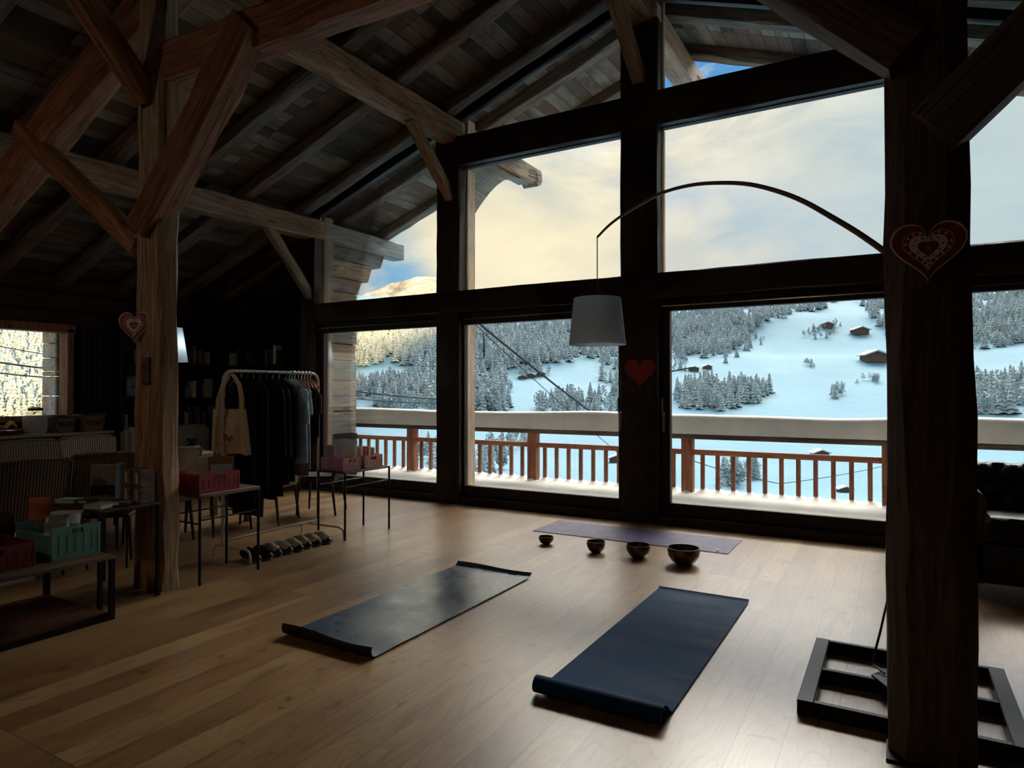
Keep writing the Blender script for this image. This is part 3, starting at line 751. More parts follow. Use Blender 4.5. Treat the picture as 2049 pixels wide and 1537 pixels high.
# woods, each given by the corners of the ground it covers (found on the slope through the photograph), trees per wood, height, share of conifers
WOODS = [
 ([(690, 640), (905, 640), (905, 730), (850, 745), (780, 722), (690, 742)], 620, 17, .8),
 ([(905, 625), (1260, 610), (1330, 640), (1330, 700), (1240, 712), (1150, 722), (1040, 735), (960, 752), (905, 740)], 1000, 17, .7),
 ([(1325, 585), (1570, 585), (1700, 592), (1640, 620), (1540, 640), (1500, 672), (1480, 700), (1400, 720), (1325, 712)], 800, 16, .6),
 ([(1715, 600), (1960, 560), (2060, 560), (2060, 690), (1960, 700), (1800, 690), (1740, 640)], 760, 17, .6),
 ([(700, 775), (745, 768), (900, 752), (905, 800), (860, 800), (780, 795), (700, 800)], 220, 13, .55),
 ([(740, 800), (905, 792), (905, 828), (760, 828)], 110, 12, .2),
 ([(940, 765), (1010, 755), (1030, 800), (1010, 828), (940, 828)], 110, 15, .6),
 ([(1075, 815), (1120, 795), (1200, 800), (1250, 780), (1250, 828), (1075, 828)], 90, 13, .3),
 ([(1205, 720), (1250, 705), (1330, 700), (1330, 790), (1250, 800), (1200, 770)], 110, 14, .5),
 ([(1350, 790), (1400, 775), (1480, 782), (1540, 778), (1540, 800), (1440, 822), (1360, 818)], 150, 16, .75),
 ([(1840, 780), (2060, 770), (2060, 828), (1840, 828)], 150, 17, .5),
 ([(1662, 790), (1688, 778), (1692, 792), (1668, 800)], 10, 10, .3),
 ([(1600, 668), (1680, 648), (1690, 672), (1610, 682)], 26, 10, .2),
 ([(1610, 728), (1640, 728), (1640, 738), (1610, 736)], 8, 7, .2),
 ([(1710, 765), (1765, 755), (1765, 768), (1715, 774)], 12, 7, .2),
 ([(1345, 720), (1375, 715), (1375, 742), (1345, 745)], 14, 10, .2),
 ([(1440, 715), (1470, 690), (1525, 672), (1530, 690), (1450, 728)], 24, 11, .5),
 ([(1035, 745), (1100, 738), (1105, 752), (1040, 758)], 22, 11, .1),
 ([(960, 890), (1060, 868), (1065, 900), (960, 930)], 30, 9, .2),
 ([(940, 925), (1010, 915), (1010, 975), (940, 975)], 14, 9, .9),
 ([(1440, 960), (1500, 935), (1520, 960), (1440, 990)], 26, 8, .3),
 ([(830, 905), (890, 885), (895, 950), (840, 960)], 18, 9, .2),
 ([(-20, 675), (125, 672), (125, 835), (-20, 835)], 620, 16, .8),
 ([(-220, 660), (-20, 660), (-20, 840), (-220, 840)], 120, 16, .8),
]
tr = []
rw = random.Random(21)
for P, n, hgt, cs in WOODS:
    x0, x1 = min(p[0] for p in P), max(p[0] for p in P); y0, y1 = min(p[1] for p in P), max(p[1] for p in P)
    k = 0; tries = 0
    while k < n and tries < n*12:
        tries += 1
        u, v = rw.uniform(x0, x1), rw.uniform(y0, y1)
        if not inpoly(u, v, P): continue
        p = hit(u, v)
        if p is None: continue
        k += 1
        con = rw.random() < cs; hh = hgt*rw.uniform(.6, 1.25)*(1 if con else .8)
        p = Vector((p.x, p.y, H(p.x, p.y)-.3)); tr.append((hh/(p-EYE).length, p, hh, con, rw.random()*6.28))
tr.sort(key=lambda q: -q[0])
near = [q for q in tr if 700 < q[1].dot(AX)*0+1024+F_*q[1].dot(UX)/max(1, q[1].dot(AX)) < 2049 or True][:300]
GT = 'snow-laden trees of the valley'
for q in near:
    pr = protos[rw.randrange(3)] if q[3] else protos[3+rw.randrange(2)]
    o = bpy.data.objects.new('snowy_tree', pr[0]); C.objects.link(o); o.location = q[1]
    wdt = q[2]*(1.25 if q[3] else .95); o.scale = (wdt, wdt, q[2]); o.rotation_euler = (0, 0, q[4])
    tag(o, 'snow-laden tree standing on the open white slopes beyond the balcony', 'tree', GT)
for con, nm in ((True, 'conifers'), (False, 'broadleaf trees')):
    V, Fs = [], []
    for q in tr[300:]:
        if q[3] != con: continue
        _, pv, pf, _ = protos[rw.randrange(3)] if con else protos[3+rw.randrange(2)]
        b = len(V); ca, sa = math.cos(q[4]), math.sin(q[4]); wdt = q[2]*(1.25 if con else .95)
        for (x, y, z) in pv: V.append((q[1].x+(x*ca-y*sa)*wdt, q[1].y+(x*sa+y*ca)*wdt, q[1].z+z*q[2]))
        Fs += [tuple(i+b for i in f) for f in (pf if con else pf[:240])]
    fm = bpy.data.meshes.new('forest'); fm.from_pydata(V, [], Fs); fm.materials.append(MT['conifer' if con else 'frosted'])
    o = bpy.data.objects.new('forest', fm); C.objects.link(o); tag(o, 'dense snowy wood of %s covering the far mountainside' % nm, 'forest', kind='stuff')
# chalets on the slope
MT['chalet_wall'] = plain('far chalet timber', (96, 74, 62), .8); MT['snowroof'] = plain('snowy roof', (196, 210, 218), .8)
def chalet(u, v, wid, label, rz):
    p = hit(u, v)
    if p is None: return
    p.z = H(p.x, p.y); t = thing('chalet', label, 'house', tuple(p), rz, None); s = wid*(p-EYE).length/700
    m = MB().box(-s/2, s/2, -s*.35, s*.35, -1.5, s*.28)
    m.prism([(-s/2, s*.28), (s/2, s*.28), (0, s*.45)], lambda x, z, d: (x, d, z), -s*.35, s*.35)
    m.build('walls', MT['chalet_wall'], t, world=False)
    f = MB()
    f.prism([(-s*.62, s*.24), (0, s*.46), (0, s*.53), (-s*.62, s*.3)], lambda x, z, d: (x, d, z), -s*.45, s*.45)
    f.prism([(s*.62, s*.24), (0, s*.46), (0, s*.53), (s*.62, s*.3)], lambda x, z, d: (x, d, z), -s*.45, s*.45)
    f.build('roof', MT['snowroof'], t, world=False)
for a in [(1748, 722, 19, 'large low chalet on the open snowfield near the column', .5), (1720, 668, 13, 'dark chalet high on the snowfield', .5), (1655, 655, 10, 'chalet half hidden by small trees high on the slope', .3),
          (1388, 742, 9, 'leftmost chalet seen through the right door', .5), (1415, 738, 8, 'small chalet beside the leftmost one seen through the right door', .5), (960, 756, 9, 'chalet at the left edge of the middle door view', .5),
          (1045, 758, 8, 'left chalet of the row seen through the middle door', .6), (1062, 755, 9, 'middle chalet of the row seen through the middle door', .4), (1082, 752, 9, 'right chalet of the row seen through the middle door', .5),
          (1640, 914, 14, 'chalet roof showing between the balcony rails', .5), (1468, 945, 16, 'small chalet among trees behind the balusters', .4), (1235, 925, 16, 'chalet behind the balusters of the middle bay', .4), (1690, 985, 12, 'chalet low behind the right balusters', .4)]:
    chalet(*a)
# cables
def cable(pts, r, label):
    out = []
    for a, b in zip(pts, pts[1:]):
        for i in range(10):
            t = i/10; out.append(a.lerp(b, t)+Vector((0, 0, -(b-a).length*.012*4*t*(1-t))))
    out.append(pts[-1]); tag(MB().tube(out, r, 5).build('power_cable', MT['black'], smooth=True), label, 'cable')
def far(u, v, d): r = ray(u, v); return EYE+r*d
cable([far(940, 632, 20), far(1330, 925, 34)], .035, 'thick dark cable running down across the middle door view')
cable([far(935, 634, 20), far(1345, 990, 36)], .014, 'thin cable just below the thick one in the middle door view')
cable([far(640, 772, 60), far(905, 800, 75)], .07, 'upper cable crossing the left bay near the log wall')
cable([far(640, 790, 50), far(905, 808, 60)], .04, 'lower cable crossing the left bay near the log wall')
cable([far(1380, 920, 30), far(1560, 968, 34), far(1800, 925, 38)], .02, 'sagging cable behind the right balusters')
cable([far(1330, 745, 60), far(1385, 735, 60)], .06, 'short cable at the left edge of the right door view')
cable([far(-60, 680, 70), far(125, 714, 80)], .06, 'uppermost cable across the side window')
cable([far(-60, 715, 60), far(125, 740, 70)], .1, 'middle cable across the side window')
cable([far(-60, 738, 60), far(125, 757, 70)], .08, 'lowest cable across the side window')

# ================================================================== MATS, BOWLS, LAMP
def rubber(name, col, rough, bs=.3, sc=60, spec=.5, streak=False, coat=0.0):
    m, t, b = new_mat(name); c = lin(col)
    v = t.add('ShaderNodeTexCoord').outputs['Object']
    n = t.noise(v, sc, 4, .6); n2 = t.noise(t.add('ShaderNodeMapping', {0: v, 'Scale': (.25, 1, 1) if streak else (1, 1, 1)}).outputs[0], 7, 5, .6, .6)
    t.l.new(t.ramp(n2, [(.3, tuple(x*.72 for x in c[:3])), (.7, tuple(x*1.25 for x in c[:3]))]), b.inputs['Base Color'])
    t.l.new(t.ramp(n2, [(.35, (rough-.07,)*3), (.65, (rough+.1,)*3)]), b.inputs['Roughness']); b.inputs['Specular IOR Level'].default_value = spec; b.inputs['Coat Weight'].default_value = coat; b.inputs['Coat Roughness'].default_value = .2
    bump(t, b, t.math('ADD', n, t.math('MULTIPLY', n2, .8)), bs, .004); return m
def curl(r, ang, n=10):      # profile of a curled mat end: horizontal run then a roll; returns (run, rise)
    return [(r*math.sin(ang*i/n), r*(1-math.cos(ang*i/n))) for i in range(1, n+1)]
def yoga_mat(x0, x1, y0, y1, near_, far_, mat, label, th=.005, wav=.0, skew=0.0):
    prof_ = [(y0-a, b) for a, b in reversed(near_)] if near_ else []
    for i in range(25): prof_.append((y0+(y1-y0)*i/24, 0))
    prof_ += [(y1+a, b) for a, b in far_]
    n = len(prof_)
    o = thing('yoga_mat', label, 'yoga mat', ((x0+x1)/2, (y0+y1)/2, 0))
    def f(u, v):
        i = min(n-1, int(round(v*(n-1)))); y, z = prof_[i]
        xx = x0+(x1-x0)*u
        z2 = z*(1+.25*wav*math.sin(u*5+1)) + (wav*.012*max(0, mnoise.noise((xx*5, y*4, 3))) if 0 < i < n-1 else 0)
        return Vector((xx+skew*(y-y0)/(y1-y0), y+wav*.02*math.sin(u*6)*(1 if z > 0 else 0), z2+.0065))
    return f, n, o
# glossy dark mat at the left, both ends curling up
f, n, o = yoga_mat(-3.25, -2.53, 2.87, 4.66, curl(.042, 2.2), curl(.07, 1.0, 6), None, 'glossy black-blue yoga mat with both ends curling up, nearer the left column', wav=.45)
def two_sided(o_, cnt):
    me_ = o_.data; ps = me_.polygons; z = [0, 0]
    for p in ps: z[0 if p.index < cnt else 1] += p.center.z/ (cnt)
    lowfirst = z[0] < z[1]
    for p in ps:
        if p.index >= cnt*2: continue
        p.material_index = 1 if ((p.index < cnt) == lowfirst) else 0
gm = MB().sheet(f, 20, n-1, .005).build('mat', [rubber('worn glossy rubber', (48, 72, 92), .3, .3, 26, 1.0, coat=.9), plain('black rubber underside', (16, 17, 19), .7)], o, smooth=True)
two_sided(gm, 20*(n-1))
# navy mat, near end rolled
roll = []
for i in range(1, 9): t = i/8; roll.append((-.0+.14*t, .078*t*t*(3-2*t)))
for i in range(1, 25):
    a = i*PI*2.2/24; r0 = .039*(1-.018*i) ; roll.append((.14+r0*math.sin(a), .039+r0*math.cos(a)))
f, n, o = yoga_mat(-1.55, -.9, 3.07, 4.88, roll, curl(.09, .55, 5), None, 'navy blue yoga mat with its near end rolled over, in the middle foreground', skew=.0)
MB().sheet(f, 14, n-1, .005).build('mat', rubber('navy woven rubber', (10, 56, 92), .65, .35, 90, .12, True), o, smooth=True)
# purple mat by the windows
f, n, o = yoga_mat(-3.36, -1.33, 6.28, 6.93, [], [], None, 'flat purple yoga mat lying along the windows behind the bowls')
MB().sheet(f, 30, n-1, .006).build('mat', rubber('purple rubber', (58, 46, 92), .5, .2, 80, .4), o, smooth=True)
sp = MB().lathe([(.0, 0), (.016, 0), (.016, .0015), (0, .0015)], (-1.44, 6.35, .0135), 16); sp.build('logo_dot', MT['heart_white'], o)['label'] = 'small pale dot in the mat corner'

def bronze():
    m, t, b = new_mat('dark hammered bronze'); v = t.add('ShaderNodeTexCoord').outputs['Object']
    n = t.noise(v, 14, 5, .6); vo = t.add('ShaderNodeTexVoronoi', {'Vector': v, 'Scale': 55.0}).outputs['Distance']
    t.l.new(t.ramp(n, [(.35, lin((38, 30, 26))), (.6, lin((92, 76, 62))), (.75, lin((140, 122, 102)))]), b.inputs['Base Color'])
    b.inputs['Metallic'].default_value = .75; b.inputs['Roughness'].default_value = .38; bump(t, b, vo, .35, .004); return m
MT['bronze'] = bronze()
bl = ['smallest bronze singing bowl, leftmost of the row', 'second smallest bronze singing bowl, second from the left', 'second largest bronze singing bowl, next to the largest', 'largest bronze singing bowl, at the right end of the row']
for (u, v, r, hh), lb in zip([(1090, 1090, .073, .075), (1190, 1107, .086, .105), (1275, 1118, .107, .12), (1366, 1131, .138, .145)], bl):
    p = atz(u, v, 0); p.y += .03
    pr = [(0, 0), (r*.42, 0), (r*.5, .006), (r*.74, hh*.2), (r*.95, hh*.52), (r, hh*.78), (r*.985, hh*.97), (r*.99, hh), (r*.94, hh), (r*.935, hh*.78), (r*.88, hh*.5), (r*.66, hh*.22), (r*.4, .014), (0, .012)]
    o = MB().lathe(pr, (0, 0, 0), 40).build('singing_bowl', MT['bronze'], smooth=True); o.location = (p.x, p.y, .001)
    tag(o, lb, 'bowl', 'singing bowls in front of the purple mat')

# arc lamp on its open steel base
al = thing('arc_lamp', 'tall arc floor lamp with grey shade and an open rectangular black base', 'lamp', (.04, 3.8, 0))
bf = MB(); z0, z1 = .0, .07
bf.box(-.40, -.33, 3.34, 4.24, z0, z1).box(.41, .48, 3.34, 4.24, z0, z1)
for y in (3.34, 3.76, 4.2): bf.box(-.33, .41, y, y+.035, z0, z1)
bf.build('base_frame', MT['black'], al, bevel=.004)
# plate at the middle of the base
MB().lathe([(0, .07), (.15, .07), (.15, .078), (.03, .092), (0, .092)], (.04, 3.8, 0), 6).build('base_plate', MT['black'], al, bevel=.002)
AY = 3.8
top = [aty(u, v, AY) for u, v in [(1195, 475), (1222, 448), (1262, 420), (1320, 388), (1380, 371), (1440, 366), (1500, 369), (1560, 384), (1610, 404), (1660, 432), (1715, 465), (1768, 502)]]
def smooth_path(P, k=4):
    out = []
    for i in range(len(P)-1):
        p0, p1, p2, p3 = P[max(i-1, 0)], P[i], P[i+1], P[min(i+2, len(P)-1)]
        for j in range(k):
            t = j/k; out.append(.5*((2*p1)+(p2-p0)*t+(2*p0-5*p1+4*p2-p3)*t*t+(3*p1-p0-3*p2+p3)*t*t*t))
    return out+[P[-1]]
path = top+[Vector((.01, AY, 2.14)), Vector((.036, AY, 1.9)), Vector((.04, AY, 1.5)), Vector((.04, AY, .09))]
path = smooth_path(path); rad = [.007+.009*min(1, i/44) for i in range(len(path))]
MB().tube(path, rad, 12).build('arc_pole', MT['brass'], al, smooth=True)
hx = top[0].x; zt = aty(1195, 597, AY).z; zb_ = aty(1197, 690, AY).z
MB().tube([top[0], Vector((hx, AY, zt-.05))], .0035, 6).build('wire', MT['blackp'], al)
def shade_mat():
    m, t, b = new_mat('grey fabric shade'); b.inputs['Base Color'].default_value = lin((178, 188, 192)); b.inputs['Roughness'].default_value = .9
    v = t.add('ShaderNodeTexCoord').outputs['Object']; n = t.noise(v, 220, 3); bump(t, b, n, .25, .002)
    tl = t.add('ShaderNodeBsdfTranslucent', {'Color': (.8, .86, .9, 1)}); mx = t.add('ShaderNodeMixShader', {0: .6})
    t.l.new(b.outputs[0], mx.inputs[1]); t.l.new(tl.outputs[0], mx.inputs[2]); t.l.new(mx.outputs[0], [q for q in t.n if q.type == 'OUTPUT_MATERIAL'][0].inputs[0]); return m
MT['shade'] = shade_mat()
dd = Vector((hx, AY, 0)).dot(AX)
rb, rtp = 57*dd/F_, 47*dd/F_
shd = MB().lathe([(rb, zb_), (rtp, zt), (rtp-.004, zt), (rb-.004, zb_)], (hx, AY, 0), 48).build('lamp_shade', MT['shade'], al, smooth=True)
sp = MB()
for k in range(3): a = k*2*PI/3; sp.bar((hx, AY, zt-.05), (hx+(rtp-.003)*math.cos(a), AY+(rtp-.003)*math.sin(a), zt-.01), .004)
sp.lathe([(0, 0), (.03, 0), (.03, -.07), (0, -.07)], (hx, AY, zt-.04), 12); sub(sp.build('shade_holder', MT['black'], al), shd)
cp = [Vector((.06, 3.86, .6)), Vector((-.0, 4.05, .33)), aty(1778, 1190, 4.2)*1, aty(1762, 1262, 4.05), aty(1752, 1300, 3.98), aty(1747, 1330, 3.93), Vector((-.09, 3.86, .1)), Vector((-.05, 3.8, .095))]
MB().tube(cp, .006, 6).build('cord', MT['blackp'], al, smooth=True)['label'] = 'black cord looping to the base'

# ================================================================== HEARTS
def heart_pts(s, n=48):
    P = []
    for i in range(n):
        t = 2*PI*i/n
        x = 16*math.sin(t)**3; y = 13*math.cos(t)-5*math.cos(2*t)-2*math.cos(3*t)-math.cos(4*t)
        P.append((x/32*s, (y+2)/32*s))
    return P
def heart(loc, rz, s, label, fancy=True, tilt=0):
    o = thing('heart_ornament', label, 'heart', loc, rz)
    f = lambda off: (lambda x, z, d: (x, -d-off, z))
    P = heart_pts(s)
    MB().prism(P, lambda x, z, d: (x, -d, z), 0, .012).build('rim', MT['heart_white'] if fancy else MT['red_enamel'], o, world=False, bevel=.002)
    if fancy:
        sc = lambda k: [(x*k, z*k+.0) for x, z in P]
        rpn = MB().prism(sc(.945), lambda x, z, d: (x, -d, z), .010, .0135).build('red_panel', MT['red_enamel'], o, world=False)
        ring = MB(); c0 = .006*s/.27
        ring.tube([(x*.66, -.0138, z*.66+.02*s) for x, z in P], .0016*s/.27, 5, True); ring.build('thin_ring', MT['heart_white'], o, world=False)
        whh = MB().prism([(x*.5, z*.5+.025*s) for x, z in P], lambda x, z, d: (x, -d, z), .0125, .0155).build('white_heart', MT['heart_white'], o, world=False)
        inh = MB().prism([(x*.27, z*.27+.03*s) for x, z in P], lambda x, z, d: (x, -d, z), .0145, .0175).build('inner_heart', MT['red_enamel'], o, world=False)
        k = .035*s
        MB().bar((-k, -.0182, .045*s-k), (k, -.0182, .045*s+k), .002*s/.27).build('stitch', MT['heart_white'], inh, world=False)
        MB().bar((-k, -.0182, .045*s+k), (k, -.0182, .045*s-k), .002*s/.27).build('stitch', MT['heart_white'], inh, world=False)
        HP = heart_pts(.035*s, 12)
        for i in range(14):
            x, z = P[int((i+.5)*48/14) % 48]; cx_, cz_ = x*.385, z*.385+.0275*s
            MB().prism([(cx_+a, cz_+b) for a, b in HP], lambda x, z, d: (x, -d, z), .015, .0163).build('tiny_heart', MT['heart_dark'], whh, world=False)
        for i in range(22):
            x, z = P[int((i+.5)*48/22) % 48]; cx_, cz_ = x*.58, z*.58+.0225*s
            MB().prism([(cx_+.006*s/.27*math.cos(q*PI/2), cz_+.006*s/.27*math.sin(q*PI/2)) for q in range(4)], lambda x, z, d: (x, -d, z), .0125, .0142).build('dot', MT['heart_white'], rpn, world=False)
    else:
        MB().prism([(x*.9, z*.9) for x, z in P], lambda x, z, d: (x, -d, z), .011, .014).build('red_panel', plain('bright red paint', (140, 14, 24), .5), o, world=False)
    return o
heart((.117, 3.095, 2.05), 0.0, .262, 'large red and white painted heart on the big near column')
heart((-5.015, 2.955, 1.985), math.radians(22), .262, 'small-looking red and white painted heart on the left column')
heart((-2.5, 7.262, 1.7), 0, .37, 'plain dark red heart on the middle window post', False)
tag(MB().tube([(.117, 3.09, 2.14), (.117, 3.09, 2.28)], .002, 5).build('hanging_string', MT['blackp']), 'short dark string above the heart on the near column', 'string')

# ================================================================== FURNITURE AT THE LEFT
def frame_table(name, label, x0, x1, y0, y1, h, top, leg=.022, stretch=None, round_=False, topth=.02, cat='table'):
    t = thing(name, label, cat, ((x0+x1)/2, (y0+y1)/2, 0))
    MB().box(x0, x1, y0, y1, h-topth, h).build('table_top', top, t, bevel=.004)
    for x in (x0+leg/2, x1-leg/2):
        for y in (y0+leg/2, y1-leg/2):
            if round_: MB().tube([(x, y, 0), (x, y, h-topth)], leg/2, 10).build('leg', MT['black'], t, smooth=True)
            else: MB().box(x-leg/2, x+leg/2, y-leg/2, y+leg/2, 0, h-topth).build('leg', MT['black'], t)
    if stretch:
        for x in (x0+leg/2, x1-leg/2): MB().tube([(x, y0+leg, stretch), (x, y1-leg, stretch)], .007, 8).build('stretcher', MT['black'], t)
        for y in (y0+leg/2, y1-leg/2): MB().tube([(x0+leg, y, stretch-.03), (x1-leg, y, stretch-.03)], .007, 8).build('stretcher', MT['black'], t)
    return t
t3 = frame_table('side_table', 'slim black-legged side table by the corner window carrying pink crates', -5.15, -4.76, 4.93, 5.62, .685, MT['dark_top'], stretch=.535, round_=True)
t2 = frame_table('side_table', 'slim black-legged side table just right of the left column with a dark red crate', -5.06, -4.63, 3.235, 3.8, .70, MT['topwood'], stretch=.5, round_=True, topth=.03)
t1 = frame_table('side_table', 'narrow black metal table left of the left column with books and small boxes', -5.42, -4.68, 2.52, 2.955, .68, MT['dark_top'], leg=.025)
lt = frame_table('low_table', 'low long table with black steel frame and lower shelf at the left edge', -5.3, -4.45, 1.25, 2.5, .42, MT['topwood'], leg=.03, topth=.025)
MB().box(-5.27, -4.48, 1.28, 2.47, .03, .045).build('lower_shelf', wood('red brown shelf', (46, 24, 16), (84, 46, 30), (112, 66, 44), axis='Y', knots=False), lt)
for x in (-5.3, -4.48): MB().box(x, x+.03, 1.28, 2.47, 0, .03).build('runner', MT['black'], lt)
for y in (1.25, 2.47): MB().box(-5.27, -4.48, y, y+.03, 0, .03).build('runner', MT['black'], lt)

def crate_m(name, col): return plain(name, col, .45, var=.05, scale=8, bmp=.03)
def crate(label, x0, x1, y0, y1, z0, h, mat, cut=.0, slots=True, group=None):
    """folding plastic crate: panels with ribs, rims, corner posts and a hand slot"""
    o = thing('crate', label, 'crate', ((x0+x1)/2, (y0+y1)/2, z0+.001), 0, group); z0 += .001; z1 = z0+h; th = .006; W_ = .018
    b = MB().box(x0+.003, x1-.003, y0+.003, y1-.003, z0, z0+.008)
    for x in (x0, x1-W_):
        for y in (y0, y1-W_): b.box(x, x+W_, y, y+W_, z0, z1)
    b.build('tray', mat, o, bevel=.002)
    for x in (x0+.001, x1-W_+.006):        # long sides facing +-X
        m = MB(); xx = x; ym = (y0+y1)/2
        m.box(xx, xx+.011, y0+W_, y1-W_, z0, z0+.03).box(xx, xx+.011, y0+W_, ym-.045, z1-.05, z1).box(xx, xx+.011, ym+.045, y1-W_, z1-.05, z1)
        m.box(xx, xx+.011, ym-.045, ym+.045, z1-.018, z1).box(xx+.003, xx+.008, y0+W_, y1-W_, z0+.03, z1-.05)
        n = max(3, int((y1-y0)/.045))
        for i in range(1, n): y = y0+(y1-y0)*i/n; m.box(xx, xx+.011, y-.003, y+.003, z0+.03, z1-.05)
        m.build('side_panel', mat, o)
    for y in (y0+.001, y1-W_+.006):
        m = MB(); zt = z1-cut
        m.box(x0+W_, x1-W_, y, y+.011, z0, z0+.03).box(x0+W_, x1-W_, y, y+.011, zt-.02, zt).box(x0+W_, x1-W_, y+.003, y+.008, z0+.03, zt-.02)
        n = max(3, int((x1-x0)/.045))
        for i in range(1, n): x = x0+(x1-x0)*i/n; m.box(x-.003, x+.003, y, y+.011, z0+.03, zt-.02)
        m.build('end_panel', mat, o)
    return o
crate('mint green folding plastic crate on the low table', -5.06, -4.61, 2.19, 2.49, .42, .205, crate_m('mint plastic', (92, 142, 130)), cut=.045)
crate('dark red plastic crate at the left edge of the low table', -5.02, -4.6, 1.66, 2.1, .42, .15, crate_m('dark red plastic', (104, 22, 34)))
crate('taller maroon crate behind the mint green one', -5.29, -5.1, 1.75, 2.2, .42, .26, crate_m('maroon plastic', (74, 14, 24)))
crate('red plastic crate with envelopes on the side table right of the left column', -5.03, -4.66, 3.25, 3.62, .70, .15, crate_m('crimson plastic', (132, 26, 44)))
crate('front pink crate on the side table by the corner window', -5.13, -4.82, 4.96, 5.22, .685, .13, crate_m('dusty pink plastic', (176, 122, 126)))
crate('rear pink crate on the side table by the corner window, lit from behind', -5.12, -4.82, 5.28, 5.56, .685, .13, crate_m('peach pink plastic', (196, 140, 128)))

def packet(label, c, w_, h_, d_, rz, tilt, mat, name='packet', cat='packet', crump=.012):
    """a soft pouch: pinched top and bottom, bulging middle"""
    def f(u, v):
        x = (u-.5)*w_; z = v*h_; return x, z
    rings = []
    N = 12
    for i in range(N+1):
        v = i/N; bul = d_*math.sin(PI*min(1, v*1.02))**.6*.5+.002; ww = w_*(.5-.05*math.sin(PI*v))
        ring = []
        for k in range(16):
            a = 2*PI*k/16; x = ww*math.copysign(abs(math.cos(a))**.6, math.cos(a)); y = bul*math.sin(a)
            q = Vector((x*9, v*5, c[0]*3+c[1]))
            ring.append((x+crump*mnoise.noise(q), y+crump*mnoise.noise(q+Vector((5, 1, 3))), v*h_+crump*.6*mnoise.noise(q+Vector((0, 9, 0)))))
        rings.append(ring)
    o = MB().loft(rings).build(name, mat, smooth=True); o.location = c; o.rotation_euler = (tilt, 0, rz)
    return tag(o, label, cat)
def clearplastic():
    m, t, b = new_mat('clear crinkled plastic'); b.inputs['Base Color'].default_value = lin((238, 244, 244)); b.inputs['Roughness'].default_value = .2; b.inputs['Alpha'].default_value = .33; b.inputs['Subsurface Weight'].default_value = 0
    v = t.add('ShaderNodeTexCoord').outputs['Object']; bump(t, b, t.noise(v, 26, 5, .7), .8, .01); return m
MT['clear'] = clearplastic()
packet('tipped bag of crumpled clear plastic in the mint green crate', (-4.76, 2.33, .46), .2, .25, .1, .9, -.4, MT['clear'], 'plastic_bag', 'bag', .03)
packet('grey packet with a pale label leaning in the mint green crate', (-4.72, 2.27, .45), .15, .24, .05, 1.0, -.25, plain('grey foil', (132, 134, 132), .35, var=.2, scale=14, bmp=.4), crump=.025)
packet('dark packet lying across the mint green crate', (-4.72, 2.4, .48), .16, .17, .06, 1.2, -.7, plain('dark foil', (70, 64, 60), .3, var=.25, scale=14, bmp=.5), crump=.03)
packet('orange paper packet standing behind the mint green crate', (-5.2, 2.4, .421), .15, .33, .05, .6, -.0, plain('orange paper', (178, 92, 46), .7))
packet('pink paper packet in the front pink crate', (-5.04, 5.05, .70), .17, .24, .05, .7, -.1, plain('pink paper', (196, 146, 158), .7))
packet('large clear bag rising from the front pink crate', (-4.92, 5.1, .70), .24, .3, .13, .7, 0, MT['clear'], 'plastic_bag', 'bag', .03)
packet('orange fruit packet in the clear bag on the pink crate', (-4.88, 5.09, .705), .13, .13, .09, .7, 0, plain('orange fruit bag', (214, 122, 40), .5), 'fruit_packet', 'packet')
for i, (cl, lb) in enumerate([((214, 196, 178), 'pale carton in the rear pink crate'), ((196, 84, 60), 'red-brown carton in the rear pink crate'), ((222, 208, 180), 'cream carton in the rear pink crate'), ((204, 170, 132), 'tan carton in the rear pink crate')]):
    tag(MB().box(-5.06, -4.9, 5.305+i*.06, 5.345+i*.06, .696, .9-.015*(i % 2)).build('carton', plain('carton %d' % i, cl, .7), bevel=.003), lb, 'carton')
# jar standing behind
tag(MB().lathe([(0, 0), (.04, 0), (.042, .01), (.042, .12), (.03, .14), (.03, .16), (0, .16)], (-5.02, 5.17, .696), 20).build('glass_jar', MT['clear'], smooth=True), 'glass jar between the pink packet and the clear bag', 'jar')
# envelopes in the red crate on table 2
env = plain('cream envelope', (206, 196, 176), .8); kraft = plain('kraft envelope', (150, 118, 78), .8)
def envelope(label, c, w_, h_, rz, tilt, mat, lab=False):
    o = thing('envelope', label, 'envelope', c, rz); o.rotation_euler = (tilt, 0, rz); del o['base']
    slv = MB().box(-w_/2, w_/2, -.004, .004, 0, h_).build('sleeve', mat, o, bevel=.001)
    if lab:
        MB().box(-w_*.42, w_*.42, -.0065, -.004, .02, h_*.72).build('card', plain('blue-white card', (196, 212, 226), .7), slv)
        sq = [(-w_*.3+w_*.6*i/24, -.0075, h_*.42+.012*math.sin(i*1.7)*(1 if i % 5 else .3)) for i in range(25)]
        MB().tube(sq, .0022, 4).build('handwriting', plain('blue ink', (60, 90, 150), .7), slv)['label'] = 'blue scribbled handwriting'
    return o
envelope('kraft envelope with a pale blue handwritten card in the red crate', (-4.73, 3.5, .735), .19, .235, 1.05, -.1, kraft, True)
envelope('leftmost cream envelope leaning in the red crate', (-4.80, 3.31, .735), .11, .25, 1.05, -.32, env)
envelope('second cream envelope leaning in the red crate', (-4.78, 3.38, .735), .1, .23, 1.1, -.22, env)

